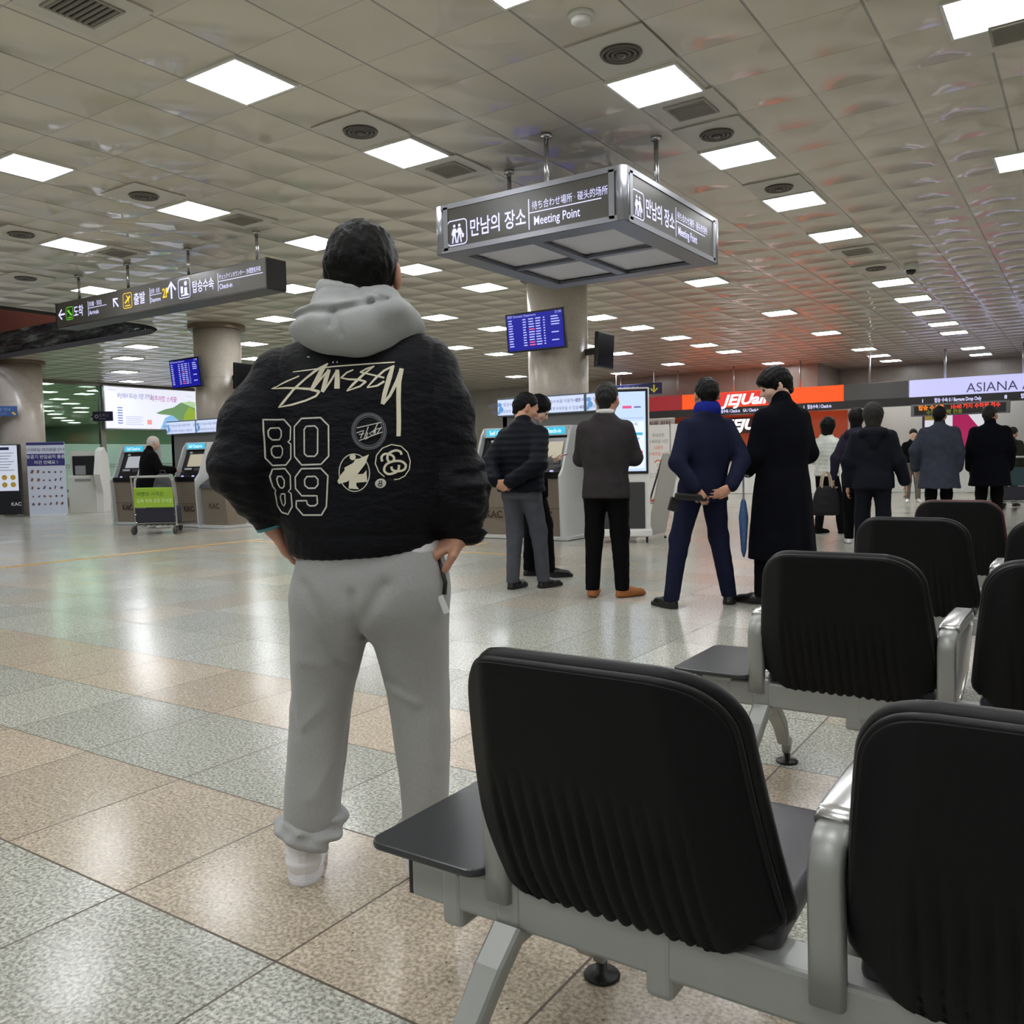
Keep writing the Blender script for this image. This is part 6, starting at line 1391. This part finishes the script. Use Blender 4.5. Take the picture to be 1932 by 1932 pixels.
for s in ([(475, 352, 16), (300, 405, 20), (110, 478, 10)], [(110, 476, 10), (300, 482, 22), (470, 500, 24), (610, 520, 30), (735, 560, 30)], [(735, 555, 26), (690, 610, 26), (560, 655, 24), (380, 690, 24), (185, 708, 12)],
          [(190, 708, 12), (250, 660, 34), (400, 510, 30), (560, 390, 26), (690, 300, 34), (835, 222, 10)], [(390, 294, 12), (560, 290, 16), (700, 282, 14), (900, 266, 16), (1200, 258, 16), (1620, 240, 16)],
          [(835, 222, 14), (770, 290, 60), (700, 420, 56), (630, 540, 44)], [(630, 540, 30), (740, 420, 26), (850, 300, 24)], [(850, 300, 46), (810, 430, 56), (770, 565, 44)], [(775, 568, 26), (870, 440, 26), (950, 310, 24)], [(950, 308, 44), (950, 420, 62), (945, 535, 66)],
          [(1140, 318, 16), (1060, 350, 20), (1000, 405, 22)], [(990, 408, 14), (1080, 430, 22), (1200, 440, 26), (1290, 468, 22)], [(1290, 465, 26), (1220, 520, 24), (1060, 570, 12)], [(1060, 570, 12), (1130, 500, 30), (1260, 380, 28), (1385, 282, 14)],
          [(1385, 284, 16), (1300, 310, 20), (1220, 352, 18)], [(1220, 350, 20), (1330, 380, 20), (1420, 405, 20), (1500, 428, 22)], [(1500, 470, 26), (1420, 520, 24), (1300, 540, 14)], [(1300, 538, 14), (1400, 430, 26), (1500, 340, 24), (1615, 282, 20)],
          [(1600, 290, 36), (1560, 420, 58), (1500, 620, 52), (1470, 740, 40)], [(1475, 742, 30), (1560, 640, 34), (1640, 480, 40), (1700, 322, 40)], [(1700, 318, 50), (1665, 480, 56), (1655, 700, 50), (1650, 950, 52), (1640, 1125, 48)]):
    stroke(b, A(s))
b.build('wordmark_print', M_CREAM, JACKET)
b = B()
stroke(b, A([(1310, 60), (1280, 105)]), 4.2); stroke(b, A([(1325, 45), (1365, 105)]), 4.6); stroke(b, A([(895, 205), (900, 225)]), 2.4); stroke(b, A([(945, 205), (948, 225)]), 2.4); stroke(b, A([(570, 122), (600, 128)]), 2.5)
b.build('upper_print', M_LINE, JACKET)
D = lambda L: [(480+x*.16563, 780+y*.16563) for x, y in L]
b = B()                                        # outlined numerals 80 over 89
for o in ([(125, 10), (365, 20), (450, 110), (440, 250), (408, 275), (445, 300), (435, 460), (365, 530), (175, 528), (112, 440), (125, 200)], [(200, 108), (290, 108), (322, 145), (318, 205), (285, 242), (205, 240), (172, 200), (172, 140)], [(210, 312), (300, 312), (328, 350), (322, 405), (285, 442), (212, 440), (182, 402), (182, 345)],
          [(590, 25), (815, 28), (902, 120), (890, 455), (800, 540), (570, 538), (485, 440), (498, 110)], [(645, 115), (745, 115), (778, 150), (765, 415), (730, 450), (640, 445), (608, 415), (618, 150)],
          [(170, 570), (350, 570), (415, 650), (410, 800), (375, 828), (412, 850), (415, 1000), (350, 1085), (240, 1062), (180, 985), (170, 840), (185, 815), (155, 770), (138, 650)], [(230, 655), (290, 658), (328, 700), (322, 765), (295, 788), (250, 785), (225, 745), (215, 690)], [(260, 855), (325, 855), (322, 960), (298, 990), (255, 965), (238, 895)],
          [(565, 580), (795, 585), (872, 670), (850, 870), (832, 1010), (770, 1100), (550, 1095), (470, 1005), (475, 935), (605, 935), (610, 975), (640, 995), (700, 995), (732, 970), (732, 885), (550, 880), (475, 795), (480, 670)], [(625, 670), (725, 670), (755, 705), (752, 765), (715, 800), (635, 798), (595, 765), (595, 705)]):
    stroke(b, D(o), 2.9, True)
b.build('number_print', M_LINE, JACKET)
b = B()                                        # round lettered badge
b.mi = 1
for r in (31., 24.5): stroke(b, circ(702.5, 813.5, r, r*1.07), 1.5, True)
stroke(b, circ(702.5, 813.5, 28, 30), 3.2, True)
b.mi = 0
for s in ([(1215, 160), (1480, 110)], [(1235, 300), (1495, 215)], [(1210, 215), (1290, 190), (1250, 275)], [(1235, 235), (1290, 225)], [(1340, 150), (1290, 280)], [(1330, 215), (1315, 270)], [(1400, 195), (1345, 230), (1380, 245), (1300, 290)], [(1445, 115), (1385, 235), (1420, 190), (1405, 240)], [(1480, 160), (1430, 235)], [(1400, 190), (1480, 170)]): stroke(b, D(s), 1.7)
b.build('round_badge_print', [M_LINE, M_FAINT], JACKET)
b = B()                                        # figure with board in a ring
stroke(b, circ(673, 887.5, 27.5, 34), 1.9, True)
b.build('ring_print', M_LINE, JACKET); b = B()
blob(b, D([(975, 735), (1020, 660), (1110, 570), (1220, 500), (1335, 455), (1290, 560), (1190, 680), (1080, 745), (990, 765)]), .0022); blob(b, circ(671.5, 859, 5.6), .002); blob(b, D([(1060, 590), (1130, 555), (1130, 620), (1065, 650)]), .0018)
blob(b, D([(1110, 700), (1190, 690), (1180, 790), (1210, 832), (1095, 820)]), .0018); blob(b, D([(1180, 670), (1265, 665), (1300, 625), (1302, 755), (1180, 760)]), .0018); blob(b, D([(1185, 500), (1240, 495), (1215, 535), (1150, 560)]), .0018)
b.build('figure_print', M_CREAM, JACKET)
b = B()                                        # interlocked letters in an open ring
stroke(b, D([(1490, 710), (1430, 650), (1398, 560), (1415, 470), (1480, 395), (1580, 358), (1680, 380), (1745, 450), (1770, 550), (1755, 640), (1705, 710), (1640, 742), (1590, 745)]), 1.9)
def spline(L, n=36): return [tuple(q) for q in catmull(L, n)]
stroke(b, D(spline([(1475, 540), (1468, 495), (1500, 460), (1560, 465), (1600, 500), (1590, 540), (1545, 545), (1530, 500), (1555, 450), (1620, 425), (1670, 440), (1680, 475)], 60)), 4.2)
stroke(b, D(spline([(1650, 585), (1640, 640), (1600, 670), (1530, 680), (1490, 640), (1510, 580), (1580, 545), (1670, 545), (1720, 590), (1700, 640), (1640, 655), (1580, 640), (1568, 600)], 60)), 4.2)
b.build('interlocked_print', M_CREAM, JACKET)
b = B(); blob(b, circ(719.2, 909, 10, 8.6, rot=-.3)); b.mi = 1; stroke(b, circ(719.6, 906.6, 2.6, 2.3), 1.5, True, .003); stroke(b, circ(718.4, 911.6, 3.2, 2.6), 1.6, True, .003)
b.build('ball_print', [M_LINE, M_BLACK], JACKET)
# dark cord and white tag hanging from the pocket
b = B(); b.sm = True; b.tube([(.226, -.03, .885), (.238, -.05, .845), (.246, -.06, .815), (.243, -.065, .785)], [.005, .005, .0055, .006], 8); cd = b.build('pocket_cord', M_BLACK, MAN); cd['label'] = 'dark pocket cord with white tag'
b = B(); b.box((.240, -.067, .760), (.016, .004, .048), (0, -.35, 0), .0015); b.build('cord_tag', mat('tag_white', (224, 224, 224), .5), cd)
